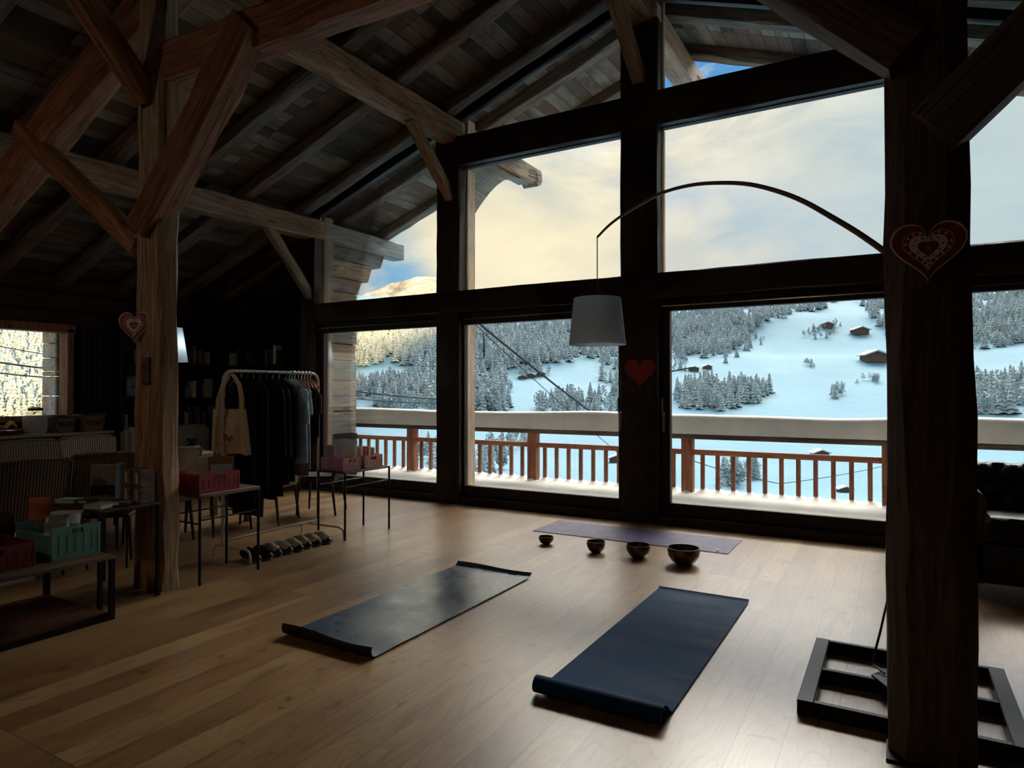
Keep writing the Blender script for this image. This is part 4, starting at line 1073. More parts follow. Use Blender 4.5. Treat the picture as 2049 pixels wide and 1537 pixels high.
# books and boxes on the table left of the column
def book(label, c, w_, d_, h_, rz, col, name='book'):
    o = thing(name, label, 'book', c, rz)
    MB().box(-w_/2+.003, w_/2-.004, -d_/2+.003, d_/2-.003, .003, h_-.003).build('pages', plain('page edges', (200, 196, 186), .8), o, world=False)
    m = MB().box(-w_/2, w_/2, -d_/2, d_/2, 0, .003).box(-w_/2, w_/2, -d_/2, d_/2, h_-.003, h_).box(-w_/2, -w_/2+.003, -d_/2, d_/2, .003, h_-.003)
    m.build('cover', plain('cover of '+label, col, .5), o, world=False); return o
book('mint-covered book at the back left of the narrow table', tuple(atz(140, 1000, .70))[:2]+(.681,), .15, .11, .028, .4, (120, 170, 156))
book('dark paperback beside the mint-covered book', tuple(atz(172, 1000, .70))[:2]+(.681,), .13, .1, .022, .2, (44, 42, 44))
book('grey-white book with pale page edges at the front of the narrow table', tuple(atz(203, 1010, .70))[:2]+(.681,), .15, .16, .03, .3, (150, 154, 150))
book('thin brown book behind the grey-white one', tuple(atz(215, 999, .69))[:2]+(.681,), .2, .13, .012, .1, (84, 66, 54))
book('flat silver-grey booklet near the small boxes', tuple(atz(262, 1002, .69))[:2]+(.681,), .14, .1, .012, .15, (128, 130, 132))
tb = tuple(atz(228, 1013, .69))
tag(MB().tube([(tb[0]-.03, tb[1], .688), (tb[0]+.05, tb[1]+.07, .688)], .007, 8).build('pen', MT['blackp'], smooth=True), 'dark pen on the front edge of the narrow table', 'pen')
bottle = MB().lathe([(0, 0), (.036, 0), (.038, .02), (.037, .12), (.03, .2), (.027, .245), (.028, .27), (.02, .275), (0, .272)], (0, 0, 0), 24).build('vase', plain('pale blue glaze', (138, 164, 186), .45, var=.06), smooth=True)
bp = atz(242, 1000, .68); bottle.location = (bp.x, bp.y, .681); tag(bottle, 'tall pale blue bottle vase on the narrow table', 'vase')
bxm = plain('patterned brown box', (108, 90, 80), .75, var=.3, scale=22, bmp=0)
for ix, x in enumerate((-4.79, -4.92)):
    for k in range(2):
        o = thing('gift_box', '%s small patterned box in the %s stack of two by the left column' % (('bottom', 'top')[k], ('right', 'left')[ix]), 'box', (x, 2.89, .681+k*.121), 0, 'small patterned boxes on the narrow table')
        MB().box(-.055, .055, -.052, .052, 0, .119).build('carton', bxm, o, world=False, bevel=.002)
        MB().box(-.012, .014, -.0535, -.052, .02, .098).build('front_label', plain('cream label', (200, 188, 150), .8), o, world=False)
        fl = MB()
        for a in range(2):
            pts = [(.0532, -.02+.02*math.cos(q*.5)*(1-.06*q), .06+.03*math.sin(q*.5)*(1-.06*q)+.0*a) for q in range(14)]
        fl.tube(pts, .0016, 4).build('scroll_pattern', MT['heart_dark'], o, world=False)

# chairs -----------------------------------------------------------------
def wicker_chair(label, loc, rz, mat=None, hb=.95, group='wicker chairs round the dining table', w_=.5):
    mat = mat or MT['wicker']; o = thing('dining_chair', label, 'chair', loc, rz, group)
    MB().box(-w_/2, w_/2, -.24, .24, .40, .47).build('seat', mat, o, world=False, bevel=.02, bseg=2)
    def bk(u, v):
        x = (u-.5)*w_*(1+.04*v); y = -.23-.09*v+.03*(1-(2*u-1)**2)*-1; z = .45+(hb-.45)*v-.03*v*abs(2*u-1)**4
        return Vector((x, y, z))
    MB().sheet(bk, 14, 12, .035).build('backrest', mat, o, world=False, bevel=.0, smooth=True)
    fr = MB().tube([(-w_/2, -.235, .44), (-w_/2-.01, -.315, hb-.02), (-w_/2+.03, -.33, hb+.005), (0, -.345, hb+.015), (w_/2-.03, -.33, hb+.005), (w_/2+.01, -.315, hb-.02), (w_/2, -.235, .44)], .014, 8)
    fr.build('back_rim', mat, o, world=False, smooth=True)
    for sx in (-1, 1):
        for sy in (-1, 1): MB().tube([(sx*(w_/2-.03), sy*.2, .41), (sx*(w_/2-.02), sy*.22-(0.03 if sy < 0 else 0), 0)], [.019, .013], 8).build('leg', MT['legwood'], o, world=False)
    return o
RZ = PI/2      # backrest towards +X, facing the table
wicker_chair('big brown wicker chair back nearest the left picture edge', (-6.13, 2.62, 0), RZ-.05, w_=.58)
wicker_chair('brown wicker chair between the biggest one and the left column', (-6.2, 3.3, 0), RZ-.28)
wicker_chair('chair with a rounded pale wicker back just left of the left column', (-6.35, 3.98, 0), RZ+.1, MT['wicker_l'], hb=.93, w_=.46)
wicker_chair('wicker chair seen between the left column and the red crate', (-6.3, 4.62, 0), RZ, hb=.93)
wicker_chair('pale wicker chair whose back shows under the hanging coats', (-6.25, 5.25, 0), RZ+.35, MT['wicker_l'], hb=.72)
wicker_chair('dark round-backed chair behind the right end of the clothes rack', (-6.15, 5.95, 0), RZ+.5, plain('dark fabric chair', (52, 44, 40), .85), hb=.85)
for y, lb, hb in ((2.85, 'far-side wicker chair at the left end of the dining table', .93), (3.4, 'far-side wicker chair in the middle of the dining table', .98), (3.98, 'far-side wicker chair at the right end behind the dining table', .99)):
    wicker_chair(lb, (-7.32, y, 0), -PI/2, MT['wicker_l'], hb=hb, w_=.56)
dt = thing('dining_table', 'long dining table with a pale shiny top among the wicker chairs', 'table', (-6.85, 3.9, 0))
MB().box(-7.15, -6.42, 2.3, 5.2, .72, .75).build('table_top', plain('pale satin table top', (168, 164, 158), .22, var=.05), dt, bevel=.006)
for x in (-7.09, -6.48):
    for y in (2.36, 5.14): MB().box(x-.03, x+.03, y-.03, y+.03, 0, .72).build('leg', MT['legwood'], dt)
# grey box standing on table edge, and pale turned post at the far left
gb = thing('dining_chair', 'slim chair with a grey upper and black lower back behind the blue vase', 'chair', (-5.75, 3.16, 0), .75)
MB().box(-.13, .13, -.012, .012, .70, .88).build('backrest', plain('grey back panel', (124, 120, 116), .7), gb, world=False, bevel=.008)
MB().box(-.125, .125, -.01, .01, .46, .70).build('lower_back', MT['blackp'], gb, world=False, bevel=.004)
MB().box(-.17, .17, -.02, .34, .43, .46).build('seat', MT['blackp'], gb, world=False, bevel=.008)
for sx in (-.15, .15):
    for sy in (.0, .31): MB().tube([(sx, sy, 0), (sx, sy, .43)], .009, 8).build('leg', MT['black'], gb, world=False)
pp = atz(4, 915, .76)
tag(MB().lathe([(0, 0), (.05, 0), (.05, .32), (.046, .34), (0, .34)], (-6.62, 2.66, .751), 24).build('wooden_cylinder', wood('pale turned wood', (140, 104, 74), (182, 144, 108), (206, 172, 136), axis='Z', knots=False), smooth=True), 'pale wooden cylinder on the dining table at the left picture edge', 'cylinder')

# sideboard under the side window
sb = thing('sideboard', 'long low dark sideboard under the side window', 'cabinet', (-10.4, 4.1, 0))
MB().box(-10.7, -10.22, 2.6, 5.72, .86, .90).build('top', plain('grey stone top', (150, 140, 128), .4), sb, bevel=.005)
MB().box(-10.7, -10.26, 2.63, 5.69, 0, .86).build('body', MT['frame_dark'], sb)
for i in range(5): MB().box(-10.26, -10.245, 2.66+i*.61, 3.23+i*.61, .06, .83).build('door', MT['frame_dark'], sb, bevel=.004)
def basket(label, x0, x1, y0, y1, z, h):
    o = thing('basket', label, 'basket', ((x0+x1)/2, (y0+y1)/2, z))
    rings = []
    for i in range(7):
        t = i/6; gx = .03*(t-1); cx_, cy_ = (x0+x1)/2, (y0+y1)/2; hx_, hy_ = (x1-x0)/2+gx, (y1-y0)/2+gx
        rings.append([(cx_+hx_*math.copysign(abs(math.cos(a))**.35, math.cos(a)), cy_+hy_*math.copysign(abs(math.sin(a))**.35, math.sin(a)), z+h*t) for a in [2*PI*k/32 for k in range(32)]])
    inner = [[((p[0]-cx_)*.93+cx_, (p[1]-cy_)*.93+cy_, p[2]+(.0 if j else .01)) for p in r] for j, r in enumerate(reversed(rings))]
    MB().loft(rings+inner).build('wall', MT['wicker'], o, smooth=True)
    MB().tube(rings[-1], .014, 6, True).build('rim', MT['wicker'], o, smooth=True)
basket('long wicker basket at the right end of the sideboard', -10.6, -10.3, 5.3, 5.66, .901, .24)
basket('darker wicker basket between the jar and the right-hand basket', -10.6, -10.3, 4.93, 5.25, .901, .22)
jp = (-10.45, 4.75)
gj = thing('storage_jar', 'large clear glass jar with a dark lid in front of the side window', 'jar', (jp[0], jp[1], .901))
MB().lathe([(0, 0), (.12, 0), (.14, .03), (.15, .12), (.145, .22), (.11, .3), (.085, .32)], (jp[0], jp[1], .901), 32).build('glass_body', MT['clear'], gj, smooth=True)
MB().lathe([(0, 0), (.09, 0), (.092, .03), (.06, .045), (.02, .05), (0, .05)], (jp[0], jp[1], 1.222), 24).build('lid', MT['legwood'], gj, smooth=True)
fb = atz(88, 858, .93)
fbx = (-10.42, 4.33)
tag(MB().lathe([(0, 0), (.1, 0), (.2, .03), (.25, .07), (.24, .075), (.19, .04), (0, .015)], (fbx[0], fbx[1], .901), 32).build('fruit_bowl', plain('red glass bowl', (120, 26, 16), .2), smooth=True), 'wide red bowl of fruit on the sideboard', 'bowl')
def fruit(label, c, r, col, sq=1.0):
    o = MB().lathe([(0, -r*sq*.9)]+[(r*math.sin(PI*i/12), -r*sq*math.cos(PI*i/12)) for i in range(1, 12)]+[(0, r*sq*.86)], (0, 0, 0), 18).build('fruit', plain('fruit %s' % label, col, .45, var=.2, scale=9), smooth=True)
    o.location = c; return tag(o, label, 'fruit', 'fruit in the red bowl')
fruit('yellow apple at the left of the fruit bowl', (fbx[0]+.04, fbx[1]-.13, .985), .045, (196, 158, 60))
fruit('red apple beside the yellow apple', (fbx[0]+.08, fbx[1]-.04, .985), .044, (150, 50, 30))
fruit('orange in the middle of the fruit bowl', (fbx[0]-.05, fbx[1]-.03, .985), .046, (204, 112, 34))
fruit('red apple on the far side of the fruit bowl', (fbx[0]-.08, fbx[1]+.08, .985), .044, (136, 38, 30))
for k, lb in enumerate(('front banana curving over the right of the fruit bowl', 'rear banana curving over the right of the fruit bowl')):
    pts = [(fbx[0]+.07-.05*k, fbx[1]+.03+.13*i/8, .99+.07*math.sin(PI*i/8)+.012*k) for i in range(9)]
    tag(MB().tube(pts, [.007, .014, .018, .02, .02, .02, .018, .013, .006], 8).build('banana', plain('banana yellow %d' % k, (206, 178, 70), .5), smooth=True), lb, 'banana')
# dark curtain right of the side window
def curtain(u, v): return Vector((-10.62+.035*math.sin(u*34), 5.45+.42*u, .93+1.5*v))
tag(MB().sheet(curtain, 70, 6, .006).build('curtain', plain('dark brown curtain cloth', (40, 28, 22), .9, var=.15), smooth=True), 'dark drawn curtain right of the side window', 'curtain')

# bookcases ----------------------------------------------------------------
bkcols = [(110, 104, 98), (160, 154, 144), (215, 212, 202), (70, 64, 68), (130, 84, 70), (86, 106, 120), (226, 220, 208), (50, 48, 48), (170, 160, 138), (100, 122, 110)]
bkm = [plain('book spine %d' % i, c, .6, var=.08) for i, c in enumerate(bkcols)]
bmesh_ = []
for i, m_ in enumerate(bkm):
    o_ = MB().box(-.5, .5, -.5, .5, 0, 1); me_ = bpy.data.meshes.new('book'); o_.bm.to_mesh(me_); o_.bm.free(); me_.materials.append(m_); bmesh_.append(me_)
SH = [.12, .5, .92, 1.38, 1.95, 2.42]
rbk = random.Random(5)
def bookcase(label, x0, y0, length, along, rows_lab):
    t = thing('bookcase', label, 'bookcase', (x0, y0, 0), along)
    MB().box(0, length, .27, .29, 0, 2.6).build('back_board', MT['frame_darkZ'], t, world=False)
    n = max(2, int(round(length/.85)))
    for i in range(n+1): x = length*i/n; MB().box(x-.014, x+.014, 0, .27, 0, 2.6).build('upright', MT['frame_darkZ'], t, world=False)
    for z in [.06]+SH[1:]+[2.58]:
        for i in range(n): MB().box(length*i/n+.014, length*(i+1)/n-.014, .005, .27, z-.025, z).build('shelf', MT['frame_dark'], t, world=False)
    return t, n
def fill(t, n, length, row, z, label, grp, density=.75):
    R_ = Matrix.Rotation(t.rotation_euler.z, 4, 'Z'); L0 = Vector(t.location)
    for i in range(n):
        x = length*i/n+.03
        while x < length*(i+1)/n-.07:
            w_ = rbk.uniform(.02, .055); hh = rbk.uniform(.19, .33); d_ = rbk.uniform(.14, .2)
            if rbk.random() < density:
                o_ = bpy.data.objects.new('book', bmesh_[rbk.randrange(len(bmesh_))]); C.objects.link(o_)
                o_.location = L0+R_@Vector((x+w_/2, .03+d_/2, z+.0005)); o_.rotation_euler = (0, 0, t.rotation_euler.z); o_.scale = (w_-.003, d_, hh)
                tag(o_, label, 'book', grp)
            else: x += rbk.uniform(.02, .12)
            x += w_
bA, nA = bookcase('tall dark bookcase on the left wall behind the left column', -10.46, 5.95, 2.1, PI/2, 0)
bB, nB = bookcase('tall dark bookcase on the end wall behind the clothes rack', -10.42, 7.8, 1.45, 0, 0)
for z, nm in ((1.95, 'upper'), (1.38, 'middle'), (.92, 'lower')):
    fill(bA, nA, 2.1, 0, z, 'book standing on the %s shelf of the bookcase on the left wall' % nm, 'books on the %s shelf, left wall' % nm, .7)
    fill(bB, nB, 1.45, 0, z, 'book standing on the %s shelf of the bookcase behind the clothes rack' % nm, 'books on the %s shelf, end wall' % nm, .7)
pf = thing('picture_frame', 'small framed picture with blue and white patches in the left bookcase', 'picture', (-10.44, 6.14, 1.385), PI/2)
pf.location = (-10.475, 6.13, 1.4); pf['base'] = [-10.475, 6.13, 1.4, PI/2]
MB().box(-.1, .1, 0, .01, 0, .34).build('frame', MT['blackp'], pf, world=False)
MB().box(-.085, .085, -.002, 0, .015, .325).build('picture', plain('pale blue print', (110, 140, 156), .25, var=.45, scale=9, bmp=0), pf, world=False)
# lamp with white shade behind the left column
def white_shade():
    m, t, b = new_mat('white lamp fabric'); b.inputs['Base Color'].default_value = lin((220, 228, 230)); b.inputs['Roughness'].default_value = .9
    tl = t.add('ShaderNodeBsdfTranslucent', {'Color': (.8, .8, .8, 1)}); mx = t.add('ShaderNodeMixShader', {0: .5})
    t.l.new(b.outputs[0], mx.inputs[1]); t.l.new(tl.outputs[0], mx.inputs[2]); t.l.new(mx.outputs[0], [q for q in t.n if q.type == 'OUTPUT_MATERIAL'][0].inputs[0]); return m
MT['shade_w'] = white_shade()
wl_ = thing('table_lamp', 'lamp with a white conical shade half hidden behind the left column', 'lamp', (-9.35, 5.95, 0))
lp = aty(352, 690, 5.95)
LX, LY = lp.x, 5.95; wl_.location = (LX, LY, 0); wl_['base'] = [LX, LY, 0, 0]
zt, zb2 = aty(352, 656, LY).z, aty(352, 724, LY).z; dl = Vector((LX, LY, 0)).dot(AX)
MB().lathe([(22*dl/F_, zb2), (12*dl/F_, zt), (12*dl/F_-.004, zt), (22*dl/F_-.004, zb2)], (LX, LY, 0), 40).build('lamp_shade', MT['shade_w'], wl_, smooth=True)
MB().lathe([(0, 0), (.14, 0), (.14, .02), (.015, .04), (.012, zb2+.1), (0, zb2+.1)], (LX, LY, 0), 20).build('stand', MT['black'], wl_, smooth=True)
bl_ = bpy.data.lights.new('fill_bulb', 'POINT'); bl_.energy = 3.6; bl_.color = (.74, .92, 1); bl_.shadow_soft_size = .05  # added inside the shade to brighten it, standing in for window light
blo = bpy.data.objects.new('fill_bulb', bl_); C.objects.link(blo); blo.location = (LX, LY, (zt+zb2)/2)
# pale sofa and little white table with a dark plant, far back
sf = thing('sofa', 'pale cushioned sofa end showing right of the left column', 'sofa', (-9.5, 6.3, 0))
MB().box(-9.9, -9.2, 5.7, 7.1, .1, .44).build('seat', plain('pale sofa fabric', (142, 130, 116), .9), sf, bevel=.05, bseg=3)
MB().box(-10.1, -9.85, 5.7, 7.1, .1, .95).build('backrest', plain('pale sofa back fabric', (150, 138, 124), .9), sf, bevel=.06, bseg=3)
wt = frame_table('side_table', 'small white-topped table with a dark plant behind the tote bag', -8.35, -7.9, 5.35, 5.85, .68, plain('white table top', (206, 202, 196), .35))
pl = thing('potted_plant', 'small dark leafy plant on the white-topped table', 'plant', (-8.15, 5.58, .681))
MB().lathe([(0, 0), (.06, 0), (.075, .1), (.065, .1), (0, .09)], (-8.15, 5.58, .681), 18).build('pot', MT['blackp'], pl, smooth=True)
lf = MB()
for k in range(34):
    a = k*2.4; L_ = rbk.uniform(.1, .2); e = rbk.uniform(.3, 1.2); c0 = Vector((-8.15, 5.58, .77)); dr = Vector((math.cos(a)*math.cos(e), math.sin(a)*math.cos(e), math.sin(e)*.6))
    sd = dr.cross(Vector((0, 0, 1))).normalized()*.022; m_ = c0+dr*L_*.55+Vector((0, 0, .03)); e_ = c0+dr*L_
    v0 = [lf.bm.verts.new(q) for q in (c0, m_+sd, e_, m_-sd)]; lf.bm.faces.new(v0)
lf.build('leaves', plain('dark leaf', (34, 40, 30), .5), pl)

# clothes rack ---------------------------------------------------------------
gr = thing('clothes_rack', 'white tubular clothes rack full of dark coats and hangers', 'clothes rack', (-5.18, 4.42, 0))
RXk = -5.2; RY0, RY1, RZt = 3.86, 4.99, 1.68
c_ = .09
fpath = [(RXk, RY0, .115), (RXk, RY0, RZt-c_)]+[(RXk, RY0+c_*(1-math.cos(a)), RZt-c_+c_*math.sin(a)) for a in (.4, .8, 1.2, PI/2)]
fpath += [(RXk, RY1-c_*(1-math.sin(a))-0, RZt-c_+c_*math.cos(a)) for a in (0, .4, .8, 1.2)]
fpath = fpath[:6]+[(RXk, RY1-c_, RZt), (RXk, RY1-c_+c_*math.sin(.4), RZt-c_+c_*math.cos(.4)), (RXk, RY1-c_+c_*math.sin(.8), RZt-c_+c_*math.cos(.8)), (RXk, RY1-c_+c_*math.sin(1.2), RZt-c_+c_*math.cos(1.2)), (RXk, RY1, RZt-c_), (RXk, RY1, .115)]
MB().tube(fpath, .0135, 12).build('hanging_rail', MT['white_tube'], gr, smooth=True)
MB().tube([(RXk, RY0, .16), (RXk, RY1, .16)], .012, 10).build('lower_bar', MT['white_tube'], gr, smooth=True)
for y, xa, xb in ((RY0, -5.32, -4.83), (RY1-.03, -5.4, -4.8)):
    hh = .12; rr = .06
    pts = [(xa, y, .01), (xa, y, hh-rr), (xa+rr*.3, y, hh-rr*.3), (xa+rr, y, hh), (xb-rr, y, hh), (xb-rr*.3, y, hh-rr*.3), (xb, y, hh-rr), (xb, y, .01)]
    MB().tube(pts, .012, 10).build('foot', MT['white_tube'], gr, smooth=True)
def fabric(name, col, var=.12):
    return plain(name, col, .92, var=var, scale=7, bmp=.2, spec=.15)
def hanger(label, y, wood_=True, swing=0.0, wd=.42):
    o = thing('coat_hanger', label, 'hanger', (RXk, y, RZt), swing, 'hangers along the clothes rack')
    hk = [(0.018*math.cos(a), 0, .0155+.0*a-.003+.018*math.sin(a)) for a in [PI*(1.05-i/9*1.25) for i in range(10)]]
    hk = [(-.017, 0, -.004), (-.0165, 0, .008), (-.009, 0, .0185), (0, 0, .021), (.010, 0, .018), (.0175, 0, .008), (.0165, 0, -.008), (.006, 0, -.022), (0, 0, -.035), (0, 0, -.075)]
    MB().tube(hk, .002, 6).build('hook', MT['chrome'], o, world=False, smooth=True)
    pts = [(-wd/2+.02, 0, -.155), (-wd/2+.04, 0, -.14), (-wd*.25, 0, -.105), (-.04, 0, -.078), (0, 0, -.072), (.04, 0, -.078), (wd*.25, 0, -.105), (wd/2-.04, 0, -.14), (wd/2-.02, 0, -.155)]
    MB().tube(pts, [.009, .011, .010, .009, .009, .009, .010, .011, .009], 8).build('arms', MT['hanger'] if wood_ else MT['white_tube'], o, world=False, smooth=True)
    return o
MT['hanger'] = plain('reddish beech hanger', (150, 88, 74), .45)
MT['hanger2'] = MT['hanger']
def garment(label, y, width, zh, th, sleeve, mat, cat='coat', name='coat', swing=0.0, top=1.618, seed=0, band=None):
    """hanging garment: torso loft below shoulders, with sleeves"""
    o = thing(name, label, cat, (RXk, y, 0), swing, 'clothes hanging on the rack'); r = random.Random(seed)
    ph = r.uniform(0, 6)
    rings = []; N = 22
    for i in range(N+1):
        v = i/N; z = top-(top-zh)*v
        sh = min(1, (v*(top-zh))/.10); hw = (.055+(width/2-.055)*sh**.75)*(1+.06*v) if v > 0 else .05
        tt = th/2*(.5+.5*min(1, v*6))
        ring = []
        for k in range(28):
            a = 2*PI*k/28; x = hw*math.copysign(abs(math.cos(a))**.75, math.cos(a)); yy = tt*math.sin(a)*(1+.35*math.sin(x*38+ph+v*2)*min(1, v*3))+.008*math.sin(x*23+ph)*v
            ring.append((x, yy, z+.012*math.sin(x*17+ph)*(v**3)))
        rings.append(ring)
    MB().loft(rings).build('body', mat, o, world=False, smooth=True)
    if sleeve:
        for sx in (-1, 1):
            rg = []
            for i in range(11):
                t = i/10; c = Vector((sx*(width/2-.035+.05*t**.7), 0, top-.10-sleeve*t)); rr = .062*(1-.35*t)
                if i == 0: rr = .035
                rg.append([(c.x+rr*.75*math.cos(a)*(1+.1*math.sin(3*a+t*9)), c.y+th*.5*math.sin(a)*(1+.12*math.sin(5*t*3+a)), c.z) for a in [2*PI*k/14 for k in range(14)]])
            MB().loft(rg).build('sleeve', mat, o, world=False, smooth=True)
    if band: MB().box(-width*.3, width*.3, -th*.5-.006, -th*.5, zh+.05, zh+.09).build('hem_band', band, o, world=False)
    return o
blk = fabric('black wool', (14, 14, 17)); nvy = fabric('dark navy cloth', (18, 22, 32)); gry = fabric('charcoal cloth', (36, 36, 40)); lbl = fabric('light blue cotton', (176, 216, 236)); wht = fabric('white cotton', (196, 200, 208)); lav = fabric('lavender cotton', (132, 124, 158)); brn = fabric('dark brown cloth', (44, 34, 32)); gpl = fabric('grey linen', (132, 128, 120))
G = [(4.05, .36, .42, .06, 0, blk, 'long black trousers folded over the first hanger after the tote bag'),
     (4.12, .38, .36, .055, 0, nvy, 'long black-blue trousers, second garment from the left'),
     (4.19, .40, .56, .06, 0, gry, 'charcoal trousers, third garment from the left'),
     (4.26, .42, .5, .06, .0, blk, 'long black dress, fourth garment from the left'),
     (4.335, .42, .52, .07, .62, blk, 'bulky black coat, leftmost of the three long coats'),
     (4.41, .42, .60, .075, .64, nvy, 'dark navy coat in the middle of the three long coats'),
     (4.485, .42, .62, .07, .66, blk, 'black coat right beside the light blue shirt'),
     (4.57, .53, .80, .05, .34, lbl, 'light blue short-sleeved shirt on the rack'),
     (4.61, .50, .68, .03, 0, lav, 'lavender garment hanging below the light blue shirt'),
     (4.645, .50, .72, .03, .25, wht, 'white shirt mostly hidden behind the light blue one'),
     (4.68, .44, .98, .04, .28, gry, 'grey top with a pale edge right of the blue shirt'),
     (4.725, .40, .96, .035, .2, brn, 'dark brown top, first of the short dark tops'),
     (4.765, .40, 1.02, .035, .2, blk, 'black top, second of the short dark tops'),
     (4.805, .39, .98, .035, 0, brn, 'dark brown camisole, third of the short dark tops'),
     (4.845, .38, 1.04, .035, 0, gry, 'grey camisole, fourth of the short dark tops'),
     (4.885, .36, 1.26, .03, 0, gpl, 'short grey linen piece at the right end of the rack')]
for i, (y, wd, zh, th, sl_, mt, lb) in enumerate(G):
    isn = 'trousers' if 'trousers' in lb else 'coat' if 'coat' in lb else 'dress' if 'dress' in lb else 'shirt' if 'shirt' in lb else 'top'
    garment(lb, y, wd, zh, th, sl_, mt, isn, isn, swing=(-.12 if i > 9 else .03*math.sin(i*2)), seed=i, top=1.618 if i < 11 else 1.54)
    hanger('wooden hanger carrying the %s' % lb.split(',')[0], y, True, (-.12 if i > 9 else .03*math.sin(i*2)), wd=min(.42, wd-.02))
for k in range(6):
    hanger('bare reddish wooden hanger, number %s of the empty ones counted from the blue shirt' % ('one', 'two', 'three', 'four', 'five', 'six')[k], 4.615+.05*k+.006, True, -.3-.03*k, wd=.46)
# tote bag hung over the left end
tb_ = thing('tote_bag', 'cream canvas tote bag with a red and grey print hanging on the rack', 'bag', (-5.2, 3.93, 0), .62)
Wt = .33
rings = []
for i in range(13):
    v = i/12; z = 1.335-.40*v; hw = Wt/2*(.88+.2*v); tt = .02+.04*math.sin(PI*min(1, v*.9+.05))
    rings.append([(hw*math.copysign(abs(math.cos(a))**.6, math.cos(a))+.02*v, tt*math.sin(a)*(1+.3*math.sin(9*math.cos(a)+2*v)), z-.02*math.cos(a)*v+.008*math.sin(math.cos(a)*8)*v) for a in [2*PI*k/36 for k in range(36)]])
cm_ = fabric('cream canvas', (196, 184, 156), .07)
MB().loft(rings).build('body', cm_, tb_, world=False, smooth=True)
for sy in (-.02, .024):
    pts = [(-.1, sy, 1.29), (-.098, sy, 1.42), (-.06, sy*.8, 1.55), (-.01, sy*.3, 1.64), (0.0, 0, 1.655), (.03, sy*.3, 1.64), (.085, sy*.8, 1.55), (.105, sy, 1.42), (.1, sy, 1.29)]
    rg = []
    for (x, y, z) in pts: rg.append(Vector((x, y, z)))
    sm = MB()
    pv = None
    for i, p in enumerate(rg):
        t = (rg[min(i+1, 8)]-rg[max(i-1, 0)]).normalized(); n_ = Vector((0, 1, 0)); s_ = t.cross(n_).normalized()*.016
        cur = [sm.bm.verts.new(p+s_+n_*.0015), sm.bm.verts.new(p-s_+n_*.0015), sm.bm.verts.new(p-s_-n_*.0015), sm.bm.verts.new(p+s_-n_*.0015)]
        if pv:
            for k in range(4): sm.bm.faces.new((pv[k], pv[(k+1) % 4], cur[(k+1) % 4], cur[k]))
        pv = cur
    sm.build('strap', cm_, tb_, world=False)
pm = MB().bar((-.09, -.064, 1.27), (.03, -.064, 1.27), .003).bar((-.09, -.067, 1.02), (.04, -.067, 1.02), .003).bar((-.09, -.064, 1.27), (-.09, -.067, 1.02), .003)
pm.build('print_outline', plain('grey print ink', (110, 104, 100), .8), tb_, world=False)
fl = [(.035*math.cos(a)*(1+.3*math.cos(5*a)), .035*math.sin(a)*(1+.3*math.cos(5*a))) for a in [2*PI*k/40 for k in range(40)]]
MB().prism(fl, lambda x, z, d: (x+.01, d, z*.9+1.085), -.072, -.05).build('red_flower_print', plain('red print ink', (168, 44, 50), .8), tb_, world=False)
MB().tube([(-.07, -.066, 1.06), (-.05, -.067, 1.14), (-.055, -.066, 1.2), (-.02, -.066, 1.23), (0, -.066, 1.18), (-.03, -.067, 1.13), (-.03, -.067, 1.06)], .002, 4).build('grey_drawing', plain('grey sketch ink', (120, 112, 106), .8), tb_, world=False)

# slippers under the rack -------------------------------------------------------
def fur_mat(name, col):
    m, t, b = new_mat(name); v = t.add('ShaderNodeTexCoord').outputs['Object']; n = t.noise(v, 70, 6, .75); n2 = t.noise(v, 16, 4, .6)
    t.l.new(t.ramp(n2, [(.3, lin(tuple(x*.7 for x in col))), (.7, lin(col))]), b.inputs['Base Color']); b.inputs['Roughness'].default_value = 1.0; b.inputs['Specular IOR Level'].default_value = .1
    bump(t, b, t.math('ADD', n, n2), 1.0, .02); return m
furl = fur_mat('cream sheepskin', (250, 236, 204)); furd = fur_mat('black fleece', (30, 27, 26)); sole = plain('grey rubber sole', (136, 132, 124), .6); clog = plain('black clog upper', (26, 24, 24), .35)
def slipper(label, loc, rz, fur):
    o = thing('slipper', label, 'slipper', loc, rz, 'slippers under the clothes rack')
    def outline(s, k=1.0):
        P = []
        for i in range(24):
            a = 2*PI*i/24; x = math.cos(a); y = math.sin(a); w_ = .047 if x > 0 else .038
            P.append((x*.132*s, y*w_*s*k))
        return P
    MB().prism(outline(1), lambda x, y, d: (x, y, d), 0, .022).build('sole', sole, o, world=False, bevel=.004)
    rings = []
    for i in range(9):          # toe cap: a half shell over the front
        t = i/8; a = t*PI*.5; x = .055+.075*math.sin(a); w_ = .046*math.cos(a)**.55+.002 if t < 1 else .004; h_ = .012+.034*math.cos(a)**.7 if t < 1 else .006
        rings.append([(x, w_*math.cos(b), .022+h_*math.sin(b)) for b in [PI*k/10 for k in range(11)]])
    MB().loft(rings, cap=False, closed=False).build('upper', clog, o, world=False, smooth=True)
    fr = MB(); rr = []
    for i in range(15):
        t = i/14; x = -.13+.225*t; w_ = .054*math.sin(PI*(.1+.8*t))**.4; h_ = .03+.055*math.sin(PI*min(1, .1+.85*t))
        rr.append([(x+.006*mnoise.noise((k*1.3, i*.9, loc[1]*9)), (w_+.007*mnoise.noise((k*1.1, i*.7, loc[1]*5)))*math.cos(2*PI*k/20), .045+h_*.75*math.sin(2*PI*k/20)*(1 if math.sin(2*PI*k/20) > 0 else .4)+.012*mnoise.noise((k*.9, i*1.1, loc[1]*7))) for k in range(20)])
    fr.loft(rr).build('lining', fur, o, world=False, smooth=True)
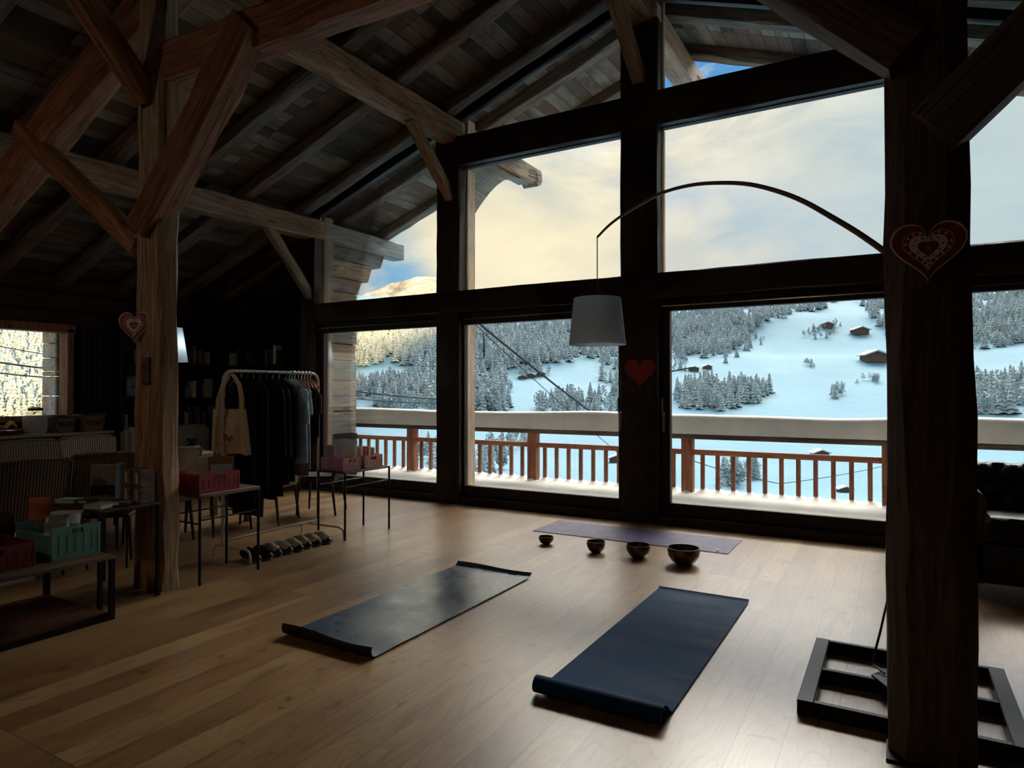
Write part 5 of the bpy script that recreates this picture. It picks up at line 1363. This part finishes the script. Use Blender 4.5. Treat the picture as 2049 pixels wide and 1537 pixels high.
lbs = ['black fleece slipper nearest the camera in the row under the rack', 'second slipper of the row, black fleece', 'third slipper of the row, first with cream sheepskin lining', 'fourth slipper of the row, cream sheepskin lining', 'fifth slipper of the row, in the middle of the sheepskin ones', 'sixth slipper of the row, cream sheepskin lining', 'seventh slipper of the row, last but one before the rack foot', 'farthest slipper of the row, beside the rack foot']
for i, lb in enumerate(lbs):
    slipper(lb, (-4.93+.012*math.sin(i*2.1), 3.95+.118*i, .001), .03*math.sin(i*3)-.12, furd if i < 2 else furl)

# leather sofa at the right ------------------------------------------------------
def leather():
    m, t, b = new_mat('black leather'); v = t.add('ShaderNodeTexCoord').outputs['Object']; n = t.noise(v, 8, 5, .6, .8); vo = t.add('ShaderNodeTexVoronoi', {'Vector': v, 'Scale': 160.0}).outputs['Distance']
    t.l.new(t.ramp(n, [(.3, lin((22, 24, 26))), (.7, lin((40, 43, 44)))]), b.inputs['Base Color']); b.inputs['Roughness'].default_value = .42
    bump(t, b, t.math('ADD', n, t.math('MULTIPLY', vo, .25)), .5, .01); return m
MT['leather'] = leather()
cs = thing('leather_sofa', 'black buttoned leather sofa behind the big near column at the right edge', 'sofa', (1.35, 6.4, 0))
SX0, SX1 = .42, 2.4
MB().box(SX0, SX1, 5.98, 6.85, .08, .40).build('base', MT['leather'], cs, bevel=.03, bseg=3)
def tuft(u, v):      # buttoned back, a roll along its top
    x = SX0+(SX1-SX0)*u; a = v*PI*1.15
    if v < .45: t = v/.45; y, z = 6.55+.03*t, .45+.33*t
    else: t = (v-.45)/.55; y, z = 6.68-.11*math.cos(t*PI), .78+.12*math.sin(t*PI)
    cell = abs(math.sin(PI*(x-SX0)/.2+(PI/2 if int(v*6) % 2 else 0)))
    bulge = .035*cell**.6*(1 if v > .05 else .2)
    return Vector((x, y-bulge*(1 if v < .75 else .2), z+bulge*(.8 if v > .4 else 0)))
MB().sheet(tuft, 160, 24).build('backrest', MT['leather'], cs, smooth=True)
MB().box(SX0, SX1, 6.62, 6.86, .08, .82).build('back_core', MT['leather'], cs, bevel=.02)
for k in range(2):
    xa = SX0+.12+k*.87
    def cush(u, v, xa=xa):
        x = xa+.86*u; y = 5.93+.63*v
        z = .40+.17*min(1, (min(u, 1-u, v, 1-v)*14))**.5+.012*mnoise.noise((x*5, y*9, 2))
        return Vector((x, y, z))
    MB().sheet(cush, 26, 20).build('seat_cushion', MT['leather'], cs, smooth=True)
for x in (SX0-.02, SX1-.16):
    m = MB().box(x, x+.16, 5.98, 6.85, .08, .62); m.tube([(x+.08, 5.95, .66), (x+.08, 6.8, .66)], .11, 18); m.build('armrest', MT['leather'], cs, smooth=True)
for x in (SX0+.08, SX1-.1):
    for y in (6.05, 6.78): MB().lathe([(0, 0), (.025, 0), (.03, .05), (.02, .08), (0, .08)], (x, y, 0), 14).build('foot', MT['legwood'], cs, smooth=True)

# warm fill lamps added out of view behind the viewer -----------------------------------
def fill_pendant(x, y, z, label, power, col):
    o = thing('fill_lamp', label, 'lamp', (x, y, z))
    MB().tube([(x, y, z+.16), (x, y, roofz(x))], .006, 6).build('cable', MT['blackp'], o)
    MB().lathe([(.19, 0), (.07, .17), (.02, .19), (.02, .185), (.065, .165), (.185, 0)], (x, y, z), 28).build('lamp_shade', MT['shade'], o, smooth=True)
    l = bpy.data.lights.new('fill_bulb', 'POINT'); l.energy = power; l.color = col; l.shadow_soft_size = .12
    lo = bpy.data.objects.new('fill_bulb', l); C.objects.link(lo); lo.location = (x, y, z-.03)
fill_pendant(-2.0, -1.6, 3.92, 'added fill lamp over the room behind the viewer', 14, (1, .74, .54))
fill_pendant(-6.2, -.8, 3.9, 'added fill lamp over the left side of the room behind the viewer', 48, (1, .70, .48))
strip_base()
